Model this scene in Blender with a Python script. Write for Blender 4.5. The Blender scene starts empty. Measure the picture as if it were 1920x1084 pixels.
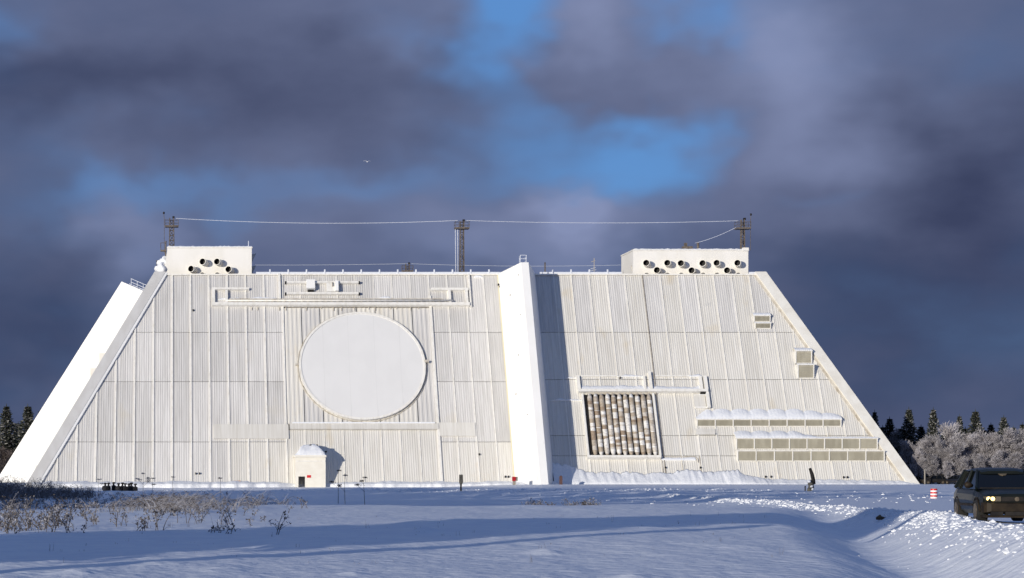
import bpy, bmesh, math, random
import numpy as np
from mathutils import Vector, Matrix

# ------------------------------------------------------------------ scene, camera, light
sc = bpy.context.scene
COL = sc.collection
FPX = 4370.0; PX0 = 323.0; PY0 = 885.0; CAMH = 2.0       # focal length in photo pixels, principal point, eye height
SUN_EL = math.radians(8.2); SUN_AZ = math.radians(40.5)  # sun stands low, 40 deg left of the view's back

cam_d = bpy.data.cameras.new('camera'); cam = bpy.data.objects.new('camera', cam_d); COL.objects.link(cam)
cam.location = (0, 0, CAMH); cam.rotation_euler = (math.radians(90), 0, 0)
cam_d.sensor_width = 36.0; cam_d.lens = 36.0 * FPX / 1920.0
cam_d.shift_x = (960 - PX0) / 1920.0; cam_d.shift_y = (PY0 - 542) / 1920.0
cam_d.clip_start = 0.5; cam_d.clip_end = 9000
sc.camera = cam
sc.view_settings.view_transform = 'Standard'; sc.view_settings.look = 'None'
sc.view_settings.exposure = 0.0; sc.view_settings.gamma = 1.0
sc.render.engine = 'CYCLES'
sc.cycles.max_bounces = 6; sc.cycles.diffuse_bounces = 3; sc.cycles.glossy_bounces = 3
sc.cycles.use_denoising = True

sun_d = bpy.data.lights.new('sun', 'SUN'); sun = bpy.data.objects.new('sun', sun_d); COL.objects.link(sun)
sun_d.energy = 3.9; sun_d.angle = math.radians(0.5); sun_d.color = (1.0, 0.93, 0.81)
LDIR = Vector((math.cos(SUN_EL) * math.sin(SUN_AZ), math.cos(SUN_EL) * math.cos(SUN_AZ), -math.sin(SUN_EL)))
sun.rotation_euler = LDIR.to_track_quat('-Z', 'Y').to_euler()
sun.location = (-300, -150, 120)

world = bpy.data.worlds.new('World'); sc.world = world; world.use_nodes = True
WT = world.node_tree; WT.nodes.clear()
class E:
    """a scalar socket with arithmetic"""
    tree = WT
    def __init__(s, sock): s.s = sock
    @staticmethod
    def op(o, *a):
        n = E.tree.nodes.new('ShaderNodeMath'); n.operation = o
        for i, v in enumerate(a):
            if isinstance(v, E): E.tree.links.new(v.s, n.inputs[i])
            else: n.inputs[i].default_value = v
        return E(n.outputs[0])
    def __add__(s, o): return E.op('ADD', s, o)
    __radd__ = __add__
    def __sub__(s, o): return E.op('SUBTRACT', s, o)
    def __mul__(s, o): return E.op('MULTIPLY', s, o)
    __rmul__ = __mul__
def wmix(f, a, b):
    n = WT.nodes.new('ShaderNodeMix'); n.data_type = 'RGBA'
    WT.links.new(f.s, n.inputs[0])
    for v, i in ((a, 6), (b, 7)):
        if isinstance(v, tuple): n.inputs[i].default_value = (*v, 1)
        else: WT.links.new(v, n.inputs[i])
    return n.outputs[2]
tc = WT.nodes.new('ShaderNodeTexCoord')
sep = WT.nodes.new('ShaderNodeSeparateXYZ'); WT.links.new(tc.outputs['Generated'], sep.inputs[0])
def wnoise(scale, detail, zs, off):
    mp = WT.nodes.new('ShaderNodeMapping'); mp.inputs['Scale'].default_value = (1, 1, zs); mp.inputs['Location'].default_value = off
    WT.links.new(tc.outputs['Generated'], mp.inputs[0])
    n = WT.nodes.new('ShaderNodeTexNoise'); n.inputs['Scale'].default_value = scale; n.inputs['Detail'].default_value = detail
    n.inputs['Roughness'].default_value = 0.5
    WT.links.new(mp.outputs[0], n.inputs['Vector']); return E(n.outputs['Fac'])
DEG = 57.2958
az0 = E.op('ARCTAN2', E(sep.outputs[0]), E(sep.outputs[1])) * DEG
el0 = E.op('ARCSINE', E(sep.outputs[2])) * DEG
az = az0 + (wnoise(16, 3, 1.6, (3, 1, 2)) - 0.5) * 5.5
el = el0 + (wnoise(18, 3, 1.6, (7, 5, 1)) - 0.5) * 4.0
def blob(px, py, sx, sy, w):
    """a soft patch of cloud or of open sky, by compass direction and elevation"""
    a = math.degrees(math.atan((px - PX0) / FPX)); e = math.degrees(math.atan((PY0 - py) / FPX * math.cos(math.radians(a))))
    k = math.degrees(1 / FPX)
    u = (az - a) * (1 / (sx * k)); v = (el - e) * (1 / (sy * k))
    return E.op('EXPONENT', (u * u + v * v) * -1.0) * w
fine = wnoise(24, 6, 2.0, (1, 4, 9)) - 0.5
big = wnoise(7, 3, 2.0, (2, 8, 3)) - 0.5
hi = E.op('MINIMUM', E.op('MAXIMUM', (el0 - 14) * 0.05, 0.0), 1.0)   # the cover breaks up overhead
cov = big * 0.7 + fine * 0.35 + 1.02 - hi * 0.35
for b in [(935, 20, 110, 130, -1.35), (1300, 70, 80, 80, -.6), (1185, 305, 120, 80, -1.15), (990, 240, 110, 90, -.35),
          (250, 360, 170, 50, -.48), (20, 20, 90, 70, -.4), (640, 345, 330, 55, -.34), (1520, 372, 90, 30, -.45), (1000, 310, 110, 60, -.3),
          (1740, 330, 200, 150, .5), (500, 160, 420, 90, .4), (1080, 400, 110, 40, .5), (1100, 60, 90, 90, .6), (1180, 170, 150, 50, .5), (1420, 260, 130, 130, .6)]:
    cov = cov + blob(*b)
cov = E.op('SMOOTH_MIN', E.op('SMOOTH_MAX', cov, 0.06, 0.3), 1.0, 0.35)
bri = big * 0.2 + fine * 0.3 + 0.30
for b in [(1110, 40, 120, 100, .55), (1450, 50, 160, 110, .45), (1085, 390, 90, 45, .75), (1400, 240, 160, 150, .34), (1560, 150, 200, 140, .2),
          (235, 440, 90, 70, .36), (1020, 450, 240, 60, .34), (800, 30, 170, 70, .18), (650, 380, 300, 90, .18), (1500, 440, 200, 60, .12),
          (1790, 300, 190, 120, -.22), (60, 170, 260, 80, -.2), (560, 150, 300, 60, -.10), (1740, 600, 420, 250, -.3), (40, 620, 280, 200, -.2), (20, 660, 200, 120, -.12)]:
    bri = bri + blob(*b)
bri = E.op('MINIMUM', E.op('MAXIMUM', bri, 0.0), 1.0)
sky = WT.nodes.new('ShaderNodeTexSky'); sky.sky_type = 'NISHITA'; sky.sun_disc = False
sky.sun_elevation = SUN_EL; sky.sun_rotation = math.radians(180) + SUN_AZ
sky.altitude = 200; sky.air_density = 1.0; sky.dust_density = 0.15; sky.ozone_density = 3.0
SKY_K = 0.1
blue = wmix(E.op('MULTIPLY', 0.8, 1.0), sky.outputs[0], (0.95, 2.75, 6.7))
cloud = wmix(bri, (0.45, 0.575, 1.20), (2.35, 2.8, 4.6))
bg = WT.nodes.new('ShaderNodeBackground'); bg.inputs['Strength'].default_value = SKY_K
WT.links.new(wmix(cov, blue, cloud), bg.inputs['Color'])
wo = WT.nodes.new('ShaderNodeOutputWorld'); WT.links.new(bg.outputs[0], wo.inputs[0])

# ------------------------------------------------------------------ helpers
def tag(o, label=None, cat=None, group=None, kind=None):
    if label: o['label'] = label
    if cat: o['category'] = cat
    if group: o['group'] = group
    if kind: o['kind'] = kind
    return o
def thing(name, loc, label, cat, group=None, rz=0.0):
    o = bpy.data.objects.new(name, None); COL.objects.link(o)
    o.empty_display_size = 0.3; o.location = loc; o.rotation_euler = (0, 0, rz)
    return tag(o, label, cat, group)
def copy_tree(o, parent=None):
    c = o.copy(); COL.objects.link(c)
    if parent: c.parent = parent; c.matrix_parent_inverse = o.matrix_parent_inverse.copy()
    for ch in list(o.children): copy_tree(ch, c)
    return c
class MB:
    """collects shapes for one mesh object"""
    def __init__(s): s.v = []; s.f = []; s.m = []; s.mi = 0
    def add(s, vs, fs):
        b = len(s.v); s.v += [tuple(p) for p in vs]
        for f in fs: s.f.append(tuple(b + i for i in f)); s.m.append(s.mi)
    def hexa(s, p):   # 8 corners: bottom ring 0-3, top ring 4-7
        s.add(p, [(3, 2, 1, 0), (4, 5, 6, 7), (0, 1, 5, 4), (1, 2, 6, 5), (2, 3, 7, 6), (3, 0, 4, 7)])
    def box(s, x0, x1, y0, y1, z0, z1):
        s.hexa([(x0, y0, z0), (x1, y0, z0), (x1, y1, z0), (x0, y1, z0), (x0, y0, z1), (x1, y0, z1), (x1, y1, z1), (x0, y1, z1)])
    def tube(s, pts, r, n=6, cap=True):
        pts = [Vector(p) for p in pts]; k = len(pts)
        rs = r if isinstance(r, (list, tuple)) else [r] * k
        rings = []; up = None
        for i, p in enumerate(pts):
            d = (pts[min(i + 1, k - 1)] - pts[max(i - 1, 0)]).normalized()
            if up is None or abs(up.dot(d)) > .95: up = Vector((0, 0, 1)) if abs(d.z) < .9 else Vector((1, 0, 0))
            a = d.cross(up).normalized(); b = a.cross(d).normalized()
            rings.append([p + (a * math.cos(2 * math.pi * j / n) + b * math.sin(2 * math.pi * j / n)) * rs[i] for j in range(n)])
        vs = [q for R in rings for q in R]; fs = []
        for i in range(k - 1):
            for j in range(n):
                j2 = (j + 1) % n
                fs.append((i * n + j, i * n + j2, (i + 1) * n + j2, (i + 1) * n + j))
        if cap: fs += [tuple(range(n - 1, -1, -1)), tuple((k - 1) * n + j for j in range(n))]
        s.add(vs, fs)
    def prism(s, poly, ext):  # closed polygon extruded by vector
        n = len(poly); e = Vector(ext)
        s.add([Vector(p) for p in poly] + [Vector(p) + e for p in poly],
              [tuple(range(n - 1, -1, -1)), tuple(range(n, 2 * n))] + [(i, (i + 1) % n, n + (i + 1) % n, n + i) for i in range(n)])
    def mesh(s, name, mats, smooth=False):
        me = bpy.data.meshes.new(name); me.from_pydata(s.v, [], s.f)
        for m in (mats if isinstance(mats, (list, tuple)) else [mats]): me.materials.append(m)
        if isinstance(mats, (list, tuple)) and len(mats) > 1: me.polygons.foreach_set('material_index', s.m)
        if smooth: me.polygons.foreach_set('use_smooth', [True] * len(s.f))
        bm = bmesh.new(); bm.from_mesh(me); bmesh.ops.recalc_face_normals(bm, faces=bm.faces); bm.to_mesh(me); bm.free()
        me.update(); return me
    def build(s, name, mats, parent=None, smooth=False, world=True):
        o = bpy.data.objects.new(name, s.mesh(name, mats, smooth)); COL.objects.link(o)
        if parent:
            o.parent = parent
            if world:
                m = Matrix.Translation(-parent.location) if parent.parent is None and parent.type == 'EMPTY' else Matrix.Identity(4)
                o.matrix_parent_inverse = m
        return o

# numpy value noise -------------------------------------------------
_rng = np.random.RandomState(5); _TAB = _rng.rand(256, 256)
def vnoise(x, y):
    xi = np.floor(x).astype(int); yi = np.floor(y).astype(int); fx = x - xi; fy = y - yi
    fx = fx * fx * (3 - 2 * fx); fy = fy * fy * (3 - 2 * fy)
    g = lambda a, b: _TAB[a % 256, b % 256]
    return (g(xi, yi) * (1 - fx) + g(xi + 1, yi) * fx) * (1 - fy) + (g(xi, yi + 1) * (1 - fx) + g(xi + 1, yi + 1) * fx) * fy - 0.5
def fbm(x, y, o=4):
    t = 0; a = 1
    for i in range(o): t = t + a * vnoise(x + 17.3 * i, y - 9.1 * i); x = x * 2.03; y = y * 2.03; a *= .5
    return t
def ss(a, b, x):
    t = np.clip((x - a) / (b - a), 0, 1); return t * t * (3 - 2 * t)

# materials -----------------------------------------------------------
def mat(name, col, rough=0.6, col2=None, scale=1.0, stretch=(1, 1, 1), lo=.4, hi=.6, rnd=0.0, bump=0.0, bscale=20.0, metal=0.0, col3=None, s3=0.5, lo3=.62, hi3=.7, detail=4, spec=.5):
    m = bpy.data.materials.new(name); m.use_nodes = True; t = m.node_tree; nd = t.nodes; p = nd['Principled BSDF']
    p.inputs['Roughness'].default_value = rough; p.inputs['Metallic'].default_value = metal
    p.inputs['Specular IOR Level'].default_value = spec
    co = nd.new('ShaderNodeTexCoord')
    def noise(sc_, st, det=4):
        mp = nd.new('ShaderNodeMapping'); mp.inputs['Scale'].default_value = st; t.links.new(co.outputs['Object'], mp.inputs[0])
        n = nd.new('ShaderNodeTexNoise'); n.inputs['Scale'].default_value = sc_; n.inputs['Detail'].default_value = det
        t.links.new(mp.outputs[0], n.inputs['Vector']); return n.outputs['Fac']
    def mix(f, a, b, mode='MIX'):
        n = nd.new('ShaderNodeMix'); n.data_type = 'RGBA'; n.blend_type = mode
        for v, i in ((f, 0), (a, 6), (b, 7)):
            if isinstance(v, (int, float)): n.inputs[i].default_value = v
            elif isinstance(v, tuple): n.inputs[i].default_value = (*v, 1)
            else: t.links.new(v, n.inputs[i])
        return n.outputs[2]
    def ramp(f, a, b):
        n = nd.new('ShaderNodeMapRange'); n.inputs[1].default_value = a; n.inputs[2].default_value = b; t.links.new(f, n.inputs[0]); return n.outputs[0]
    c = (*col,)
    if col2: c = mix(ramp(noise(scale, stretch, detail), lo, hi), tuple(col), tuple(col2))
    if col3: c = mix(ramp(noise(s3, (1, 1, .35)), lo3, hi3), c, tuple(col3))
    if rnd:
        oi = nd.new('ShaderNodeObjectInfo'); mr = nd.new('ShaderNodeMapRange')
        mr.inputs[3].default_value = 1 - rnd; mr.inputs[4].default_value = 1.0; t.links.new(oi.outputs['Random'], mr.inputs[0])
        cb = nd.new('ShaderNodeCombineColor')
        for i in range(3): t.links.new(mr.outputs[0], cb.inputs[i])
        c = mix(1.0, c, cb.outputs[0], 'MULTIPLY')
    if isinstance(c, tuple): p.inputs['Base Color'].default_value = (*c, 1)
    else: t.links.new(c, p.inputs['Base Color'])
    if bump:
        b = nd.new('ShaderNodeBump'); b.inputs['Strength'].default_value = bump; b.inputs['Distance'].default_value = .1
        t.links.new(noise(bscale, (1, 1, 1)), b.inputs['Height']); t.links.new(b.outputs[0], p.inputs['Normal'])
    return m
def emit(name, col, st):
    m = bpy.data.materials.new(name); m.use_nodes = True; p = m.node_tree.nodes['Principled BSDF']
    p.inputs['Base Color'].default_value = (*col, 1); p.inputs['Emission Color'].default_value = (*col, 1); p.inputs['Emission Strength'].default_value = st
    return m
M = {}
M['snow'] = mat('snow', (.82, .845, .89), .55, (.76, .79, .86), 1.3, bump=.7, bscale=2.6, spec=.25)
M['snow_cap'] = mat('snow_cap', (.87, .88, .90), .6, (.80, .82, .86), 2.2, bump=.8, bscale=4, spec=.2)
M['clad'] = mat('weathered_cladding', (.735, .72, .70), .55, (.59, .575, .55), 1.1, (3.2, .25, .07), .36, .70, rnd=.16, col3=(.66, .61, .51), s3=.22, lo3=.64, hi3=.85, bump=.12, bscale=6)
M['clad_warm'] = mat('cream_cladding', (.755, .735, .69), .55, (.635, .61, .555), 1.1, (3.2, .25, .07), .36, .72, rnd=.09, col3=(.66, .58, .44), s3=.3, lo3=.63, hi3=.85, bump=.12, bscale=6)
M['seam'] = mat('dark_seam_steel', (.36, .33, .29), .7, (.24, .21, .17), 2.0)  # dark steel of the shell behind the sheets, also on small fittings
M['rib'] = mat('white_rib', (.84, .82, .77), .5, (.70, .67, .60), 1.0, (2, 2, .15), .45, .75)
M['white'] = mat('white_plaster', (.92, .915, .90), .5, (.89, .885, .86), .25, bump=.06, bscale=1.5, col3=(.78, .77, .74), s3=.8, lo3=.66, hi3=.74)
M['wall'] = mat('roof_house_paint', (.85, .83, .79), .5, (.80, .78, .73), .4, (1, 1, .3), col3=(.74, .69, .60), s3=.5, lo3=.62, hi3=.8)
M['disc'] = mat('radome_skin', (.76, .755, .745), .42, (.74, .735, .725), .35, (1, 1, .4))
M['disc_seam'] = mat('radome_seam', (.70, .695, .685), .5)
M['beam_shade_grey'] = mat('shade_grey_corner_sheet', (.61, .605, .595), .5, (.56, .55, .535), .6, (1, 1, .3))  # grey carries the shade on the left corner beam
M['beam_sunlit'] = mat('sunlit_cream_corner_sheet', (.82, .80, .74), .5, (.74, .71, .64), .5)  # right corner beam, its sunlit look put into the colour
M['louvre'] = mat('beige_louvre', (.47, .44, .35), .6, (.40, .37, .29), 1.2, (1, 1, .3), rnd=.12)
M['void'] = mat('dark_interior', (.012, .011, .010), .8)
M['duct'] = mat('duct_paint', (.80, .77, .70), .5, (.66, .62, .54), 1.5)
M['dirty'] = mat('grimy_frame', (.60, .56, .49), .6, (.38, .33, .26), 1.3, (1, 1, .3), .4, .7)
M['rust'] = mat('rusty_lattice', (.155, .13, .11), .7, (.085, .07, .062), 3.0)
M['frost'] = mat('frosted_wire', (.70, .73, .80), .6)
M['cream'] = mat('cream_render', (.82, .79, .71), .6, (.77, .735, .65), .8, bump=.05, bscale=8)
M['red'] = mat('red_enamel', (.62, .02, .025), .4)
M['ruby'] = mat('dark_red_paint', (.40, .01, .015), .4)
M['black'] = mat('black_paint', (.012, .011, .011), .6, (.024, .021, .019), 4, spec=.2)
M['post'] = mat('dark_sign_back', (.045, .042, .036), .6, (.10, .095, .08), 5)
M['cloth'] = mat('dark_winter_cloth', (.010, .010, .013), .9, (.02, .02, .026), 6, rnd=.5)
M['skin'] = mat('skin', (.42, .26, .19), .6)
M['wood'] = mat('grey_weathered_wood', (.34, .31, .26), .8, (.22, .2, .17), 3, (1, 1, .2))
M['tube'] = None

def tube_material():
    m = bpy.data.materials.new('snow_patched_pipe'); m.use_nodes = True; t = m.node_tree; nd = t.nodes; p = nd['Principled BSDF']
    co = nd.new('ShaderNodeTexCoord'); oi = nd.new('ShaderNodeObjectInfo')
    off = nd.new('ShaderNodeVectorMath'); off.operation = 'ADD'
    mulr = nd.new('ShaderNodeMath'); mulr.operation = 'MULTIPLY'; mulr.inputs[1].default_value = 900; t.links.new(oi.outputs['Random'], mulr.inputs[0])
    cx = nd.new('ShaderNodeCombineXYZ'); t.links.new(mulr.outputs[0], cx.inputs[2])
    t.links.new(co.outputs['Object'], off.inputs[0]); t.links.new(cx.outputs[0], off.inputs[1])
    mp = nd.new('ShaderNodeMapping'); mp.inputs['Scale'].default_value = (.03, .03, 1); t.links.new(off.outputs[0], mp.inputs[0])
    vo = nd.new('ShaderNodeTexVoronoi'); vo.inputs['Scale'].default_value = 1.5; t.links.new(mp.outputs[0], vo.inputs['Vector'])
    se = nd.new('ShaderNodeSeparateColor'); t.links.new(vo.outputs['Color'], se.inputs[0])
    cr = nd.new('ShaderNodeValToRGB'); cr.color_ramp.interpolation = 'CONSTANT'; els = cr.color_ramp.elements
    els[0].position = 0; els[0].color = (.42, .35, .27, 1); els[1].position = .2; els[1].color = (.47, .41, .34, 1)
    for q, c in ((.38, (.78, .755, .72, 1)), (.62, (.60, .55, .49, 1)), (.76, (.82, .80, .77, 1)), (.92, (.33, .25, .18, 1))):
        e_ = els.new(q); e_.color = c
    t.links.new(se.outputs[0], cr.inputs[0])
    n = nd.new('ShaderNodeTexNoise'); n.inputs['Scale'].default_value = 3.0; n.inputs['Detail'].default_value = 5; t.links.new(off.outputs[0], n.inputs['Vector'])
    mx = nd.new('ShaderNodeMix'); mx.data_type = 'RGBA'; mx.blend_type = 'MULTIPLY'; mx.inputs[0].default_value = .6
    mr = nd.new('ShaderNodeMapRange'); mr.inputs[1].default_value = .35; mr.inputs[2].default_value = .6; mr.inputs[3].default_value = .45; mr.inputs[4].default_value = 1.0; t.links.new(n.outputs[0], mr.inputs[0])
    t.links.new(cr.outputs[0], mx.inputs[6])
    cb = nd.new('ShaderNodeCombineColor')
    for i in range(3): t.links.new(mr.outputs[0], cb.inputs[i])
    t.links.new(cb.outputs[0], mx.inputs[7]); t.links.new(mx.outputs[2], p.inputs['Base Color']); p.inputs['Roughness'].default_value = .7
    return m
M['tube'] = tube_material()

# ------------------------------------------------------------------ terrain
ROADL = ([-100, 40, 52, 58, 78, 99, 131, 194, 232, 260], [17, 17.6, 18.9, 20.0, 25.6, 30.2, 34.7, 42.5, 49, 70])
def road_left(Y): return np.interp(Y, ROADL[0], ROADL[1])
def gz(X, Y):
    X = np.asarray(X, float); Y = np.asarray(Y, float)
    near = 1 - ss(95, 125, Y)
    rl = road_left(Y)
    z = np.zeros_like(X * Y)
    # plateau of drifted snow left, hollow between it and the road bank
    edge = X - (.245 * Y + 1.7 + 1.5 * vnoise(Y * .16 + 3, X * 0 + 2.5) + .5 * vnoise(Y * .55 + 1, X * 0 + 6.5))
    hol = ss(-.5, 1.5 + .02 * Y, edge)
    z = z + near * (.36 * (1 - hol) * ss(36, 60, Y) - .36 * hol)
    z = z + .22 * np.exp(-((Y - 104 - .15 * X) / 7.5) ** 2) * (1 - ss(-2, 3, edge)) * ss(-8, 6, X)
    # road bank on the right
    rz = np.interp(Y, [0, 40, 61, 99, 131, 194, 260], [.9, .78, .64, .27, .16, .02, 0])
    road = ss(-3.2, -.4, X - rl)
    z = z * (1 - road) + rz * road
    bank = np.exp(-((X - rl + .45) / .75) ** 2) * (1 - ss(205, 235, Y))
    z = z + bank * (.14 + .12 * fbm(X * 1.1, Y * .55, 3) + .09 * fbm(X * 3.1, Y * 1.3 + 7, 2))
    # ploughed ridge in front of the building road and the dip behind it on the left
    z = z - 1.15 * np.exp(-((Y - 312) / 34) ** 2) * (1 - ss(4, 22, X))
    crest = 246 + 5 * vnoise(X * .08, X * 0 + .3)
    rid = np.exp(-((Y - crest) / 5.0) ** 2)
    z = z + rid * (.06 + .12 * ss(14, 26, X) + .16 * fbm(X * .45, Y * .25, 4)) * (1 - .8 * ss(46, 62, X))
    z = z - .28 * np.exp(-((Y - 205) / 34) ** 2) * (1 - ss(34, 48, X))
    # rough ploughed chunks between 150 and 240 m, centre to right
    rough = np.exp(-((Y - 215) / 30) ** 2) * ss(16, 26, X) * (1 - ss(0, 5, X - rl))
    z = z + rough * .20 * fbm(X * .5 + 4, Y * .22, 4)
    tr = ss(150, 210, Y) * (1 - ss(235, 250, Y)) * (X > rl) * 1.0
    z = z + tr * .1 * fbm(X * .6, Y * .2, 3)
    # soft drifts everywhere except on the cleared road
    cl = 1 - .9 * ss(.6, 1.6, X - rl) * (Y < 235); cl = cl * (1 - .93 * ss(256, 264, Y) * ss(14, 24, X))
    z = z + cl * (.16 * fbm(X * .07 + 2, Y * .045, 3) + .05 * fbm(X * .35 + 9, Y * .16, 3) + .022 * fbm(X * 1.3, Y * .7, 4) + .030 * fbm(X * .8 + 5 - Y * .1, Y * .21 + 3, 3) + .012 * np.abs(fbm(X * 2.6 + Y * .9, Y * 1.1 - X * .5, 3)))
    # wind-blown hummocks with grass under them
    for hx, hy, hr, hh in HUM:
        z = z + hh * np.exp(-((X - hx) / hr) ** 2 - ((Y - hy) / (hr * 1.7)) ** 2)
    # foot of the building
    z = z - .5 * ss(300, 335, Y) * (1 - ss(40, 58, X)) * (1 - ss(377, 381, Y)) * ss(-40, -20, X)
    z = np.where(Y > 372, z * (1 - ss(376, 381, Y)), z)
    return z
def ground_at_pixel(px, py):
    """where a photo pixel meets flat snow, refined on the terrain"""
    Y = FPX * 2.0 / max(py - PY0, 6)
    for _ in range(12):
        z = float(gz(np.array([(px - PX0) / FPX * Y]), np.array([Y]))[0]); Y = .5 * Y + .5 * FPX * (CAMH - z) / max(py - PY0, 6)
    X = (px - PX0) / FPX * Y
    return X, Y, float(gz(np.array([X]), np.array([Y]))[0])
# trees of the wood that stands beside the field, left of the view: x, y, height, spruce or birch
SHADE = []
_r = random.Random(41)
for _i in range(44):      # edge of the wood, 97 m and more from the camera
    _y = 97 + 125 * _i / 43 + _r.uniform(-2, 2); SHADE.append((-.1 * _y - 8.5 - abs(_r.gauss(0, 6)), _y, _r.uniform(18, 24), 1))
for _i in range(11):      # a clump that stands forward of it
    _t = _r.uniform(-10, 7); _p = _r.uniform(-3.2, 3.2); SHADE.append((-21 + .62 * _t - .78 * _p, 33.5 + .78 * _t + .62 * _p, _r.uniform(17, 21), 1))
for _i in range(5): SHADE.append((-30 + _r.uniform(-6, 6), 78 + _r.uniform(-6, 6), _r.uniform(12, 15), 0))
HUM = []
for hx, hy, r, h in [(800, 1004, .34, .12), (842, 1072, .28, .15), (1020, 1034, .34, .10), (750, 1078, .3, .07), (955, 996, .5, .08), (660, 1062, .25, .06), (1180, 1060, .3, .07), (510, 1030, .4, .07), (150, 1065, .4, .08), (430, 1058, .5, .06), (300, 1052, .5, .05), (1375, 958, .7, .06), (560, 1076, .5, .05), (1395, 1030, .6, .05)]:
    Y_ = FPX * 1.75 / (hy - PY0); HUM.append(((hx - PX0) / FPX * Y_, Y_, r, h))

def build_ground():
    nr, nc = 820, 760
    t = np.linspace(0, 1, nr)
    Ys = np.concatenate([[-400, -120, -20, 15, 30], 38 + (262 - 38) * (t ** 1.7), np.linspace(264, 384, 70), [400, 440, 500, 600, 800, 1200, 2000, 5000]])
    u = np.linspace(-.14, .44, nc)
    rows = []
    for Y in Ys:
        W = max(Y, 34.0); x = u * W
        out_l = np.array([-5000, -1200, -500, -240, -140, -90, -60, -40]) + x[0]; out_r = np.array([20, 45, 90, 180, 500, 1200, 5000]) + x[-1]
        rows.append(np.concatenate([out_l, x, out_r]))
    X = np.array(rows); Y = np.repeat(Ys[:, None], X.shape[1], 1)
    Z = gz(X, Y)
    far = ss(3, 40, np.maximum(-.14 * np.maximum(Y, 34) - X, X - .44 * np.maximum(Y, 34)))
    Z = Z * (1 - far)
    Z = np.where(Y > 380, 0.0, Z)
    V = np.stack([X, Y, Z], -1).reshape(-1, 3)
    n, m = X.shape; idx = np.arange(n * m).reshape(n, m)
    F = np.stack([idx[:-1, :-1], idx[:-1, 1:], idx[1:, 1:], idx[1:, :-1]], -1).reshape(-1, 4)
    me = bpy.data.meshes.new('snow_ground'); me.vertices.add(len(V)); me.vertices.foreach_set('co', V.ravel())
    me.loops.add(F.size); me.loops.foreach_set('vertex_index', F.ravel().astype(np.int32))
    me.polygons.add(len(F)); me.polygons.foreach_set('loop_start', np.arange(0, F.size, 4, dtype=np.int32)); me.polygons.foreach_set('loop_total', np.full(len(F), 4, np.int32))
    me.polygons.foreach_set('use_smooth', np.ones(len(F), bool)); me.materials.append(M['snow']); me.update(calc_edges=True)
    o = bpy.data.objects.new('snow_ground', me); COL.objects.link(o)
    tag(o, 'wide field of drifted blue-white snow with a cleared road', None, None, 'structure'); return o
build_ground()

# ------------------------------------------------------------------ radar building
YB = 378.0; HT = 35.7; INS = 20.0
SL = math.hypot(INS, HT); EV = Vector((0, INS / SL, HT / SL)); NN = Vector((0, -HT / SL, INS / SL))
XL0, XL1, XR0, XR1 = -23.4, -3.0, 120.8, 101.3
def Wp(x, v, n=0.0): return Vector((x, YB, 0)) + EV * v + NN * n
def FV(py):
    k = (PY0 - py) / FPX; Z = (CAMH + YB * k) / (1 - INS / HT * k); return Z / EV.z
def FX(px, py):
    Y = YB + FV(py) * EV.y; return (px - PX0) / FPX * Y
def xl(v): return XL0 + (XL1 - XL0) * v / SL
def xr(v): return XR0 + (XR1 - XR0) * v / SL
RB = thing('radar_building', (48.7, 450, 0), 'huge white truncated pyramid building with a round disc on its sloping front', 'building')
rnd = random.Random(11)

s = MB()
b0 = [(XL0, 378, -2), (XR0, 378, -2), (XR0, 522, -2), (XL0, 522, -2)]
s.hexa([(XL0 - 1.1, 376.9, -2), (XR0 + 1.1, 376.9, -2), (XR0 + 1.1, 523, -2), (XL0 - 1.1, 523, -2), (XL1, 398, HT), (XR1, 398, HT), (XR1, 502, HT), (XL1, 502, HT)])
# shrink the shell a little so the cladding stands in front of it
s.v = [(48.9 + (x - 48.9) * .998, 450 + (y - 450) * .998, z - .10) for x, y, z in s.v]
s.build('shell', M['seam'], RB)

def fbox(mb, x0, x1, v0, v1, n0, n1):
    mb.hexa([Wp(x0, v0, n0), Wp(x1, v0, n0), Wp(x1, v1, n0), Wp(x0, v1, n0), Wp(x0, v0, n1), Wp(x1, v0, n1), Wp(x1, v1, n1), Wp(x0, v1, n1)])
def pbox(mb, px0, px1, py0, py1, n0, n1):
    ym = (py0 + py1) / 2; fbox(mb, FX(px0, ym), FX(px1, ym), FV(py1), FV(py0), n0, n1)
def ppart(name, m, px0, px1, py0, py1, n0, n1, parent=RB):
    b = MB(); pbox(b, px0, px1, py0, py1, n0, n1); return b.build(name, m, parent)

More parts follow.
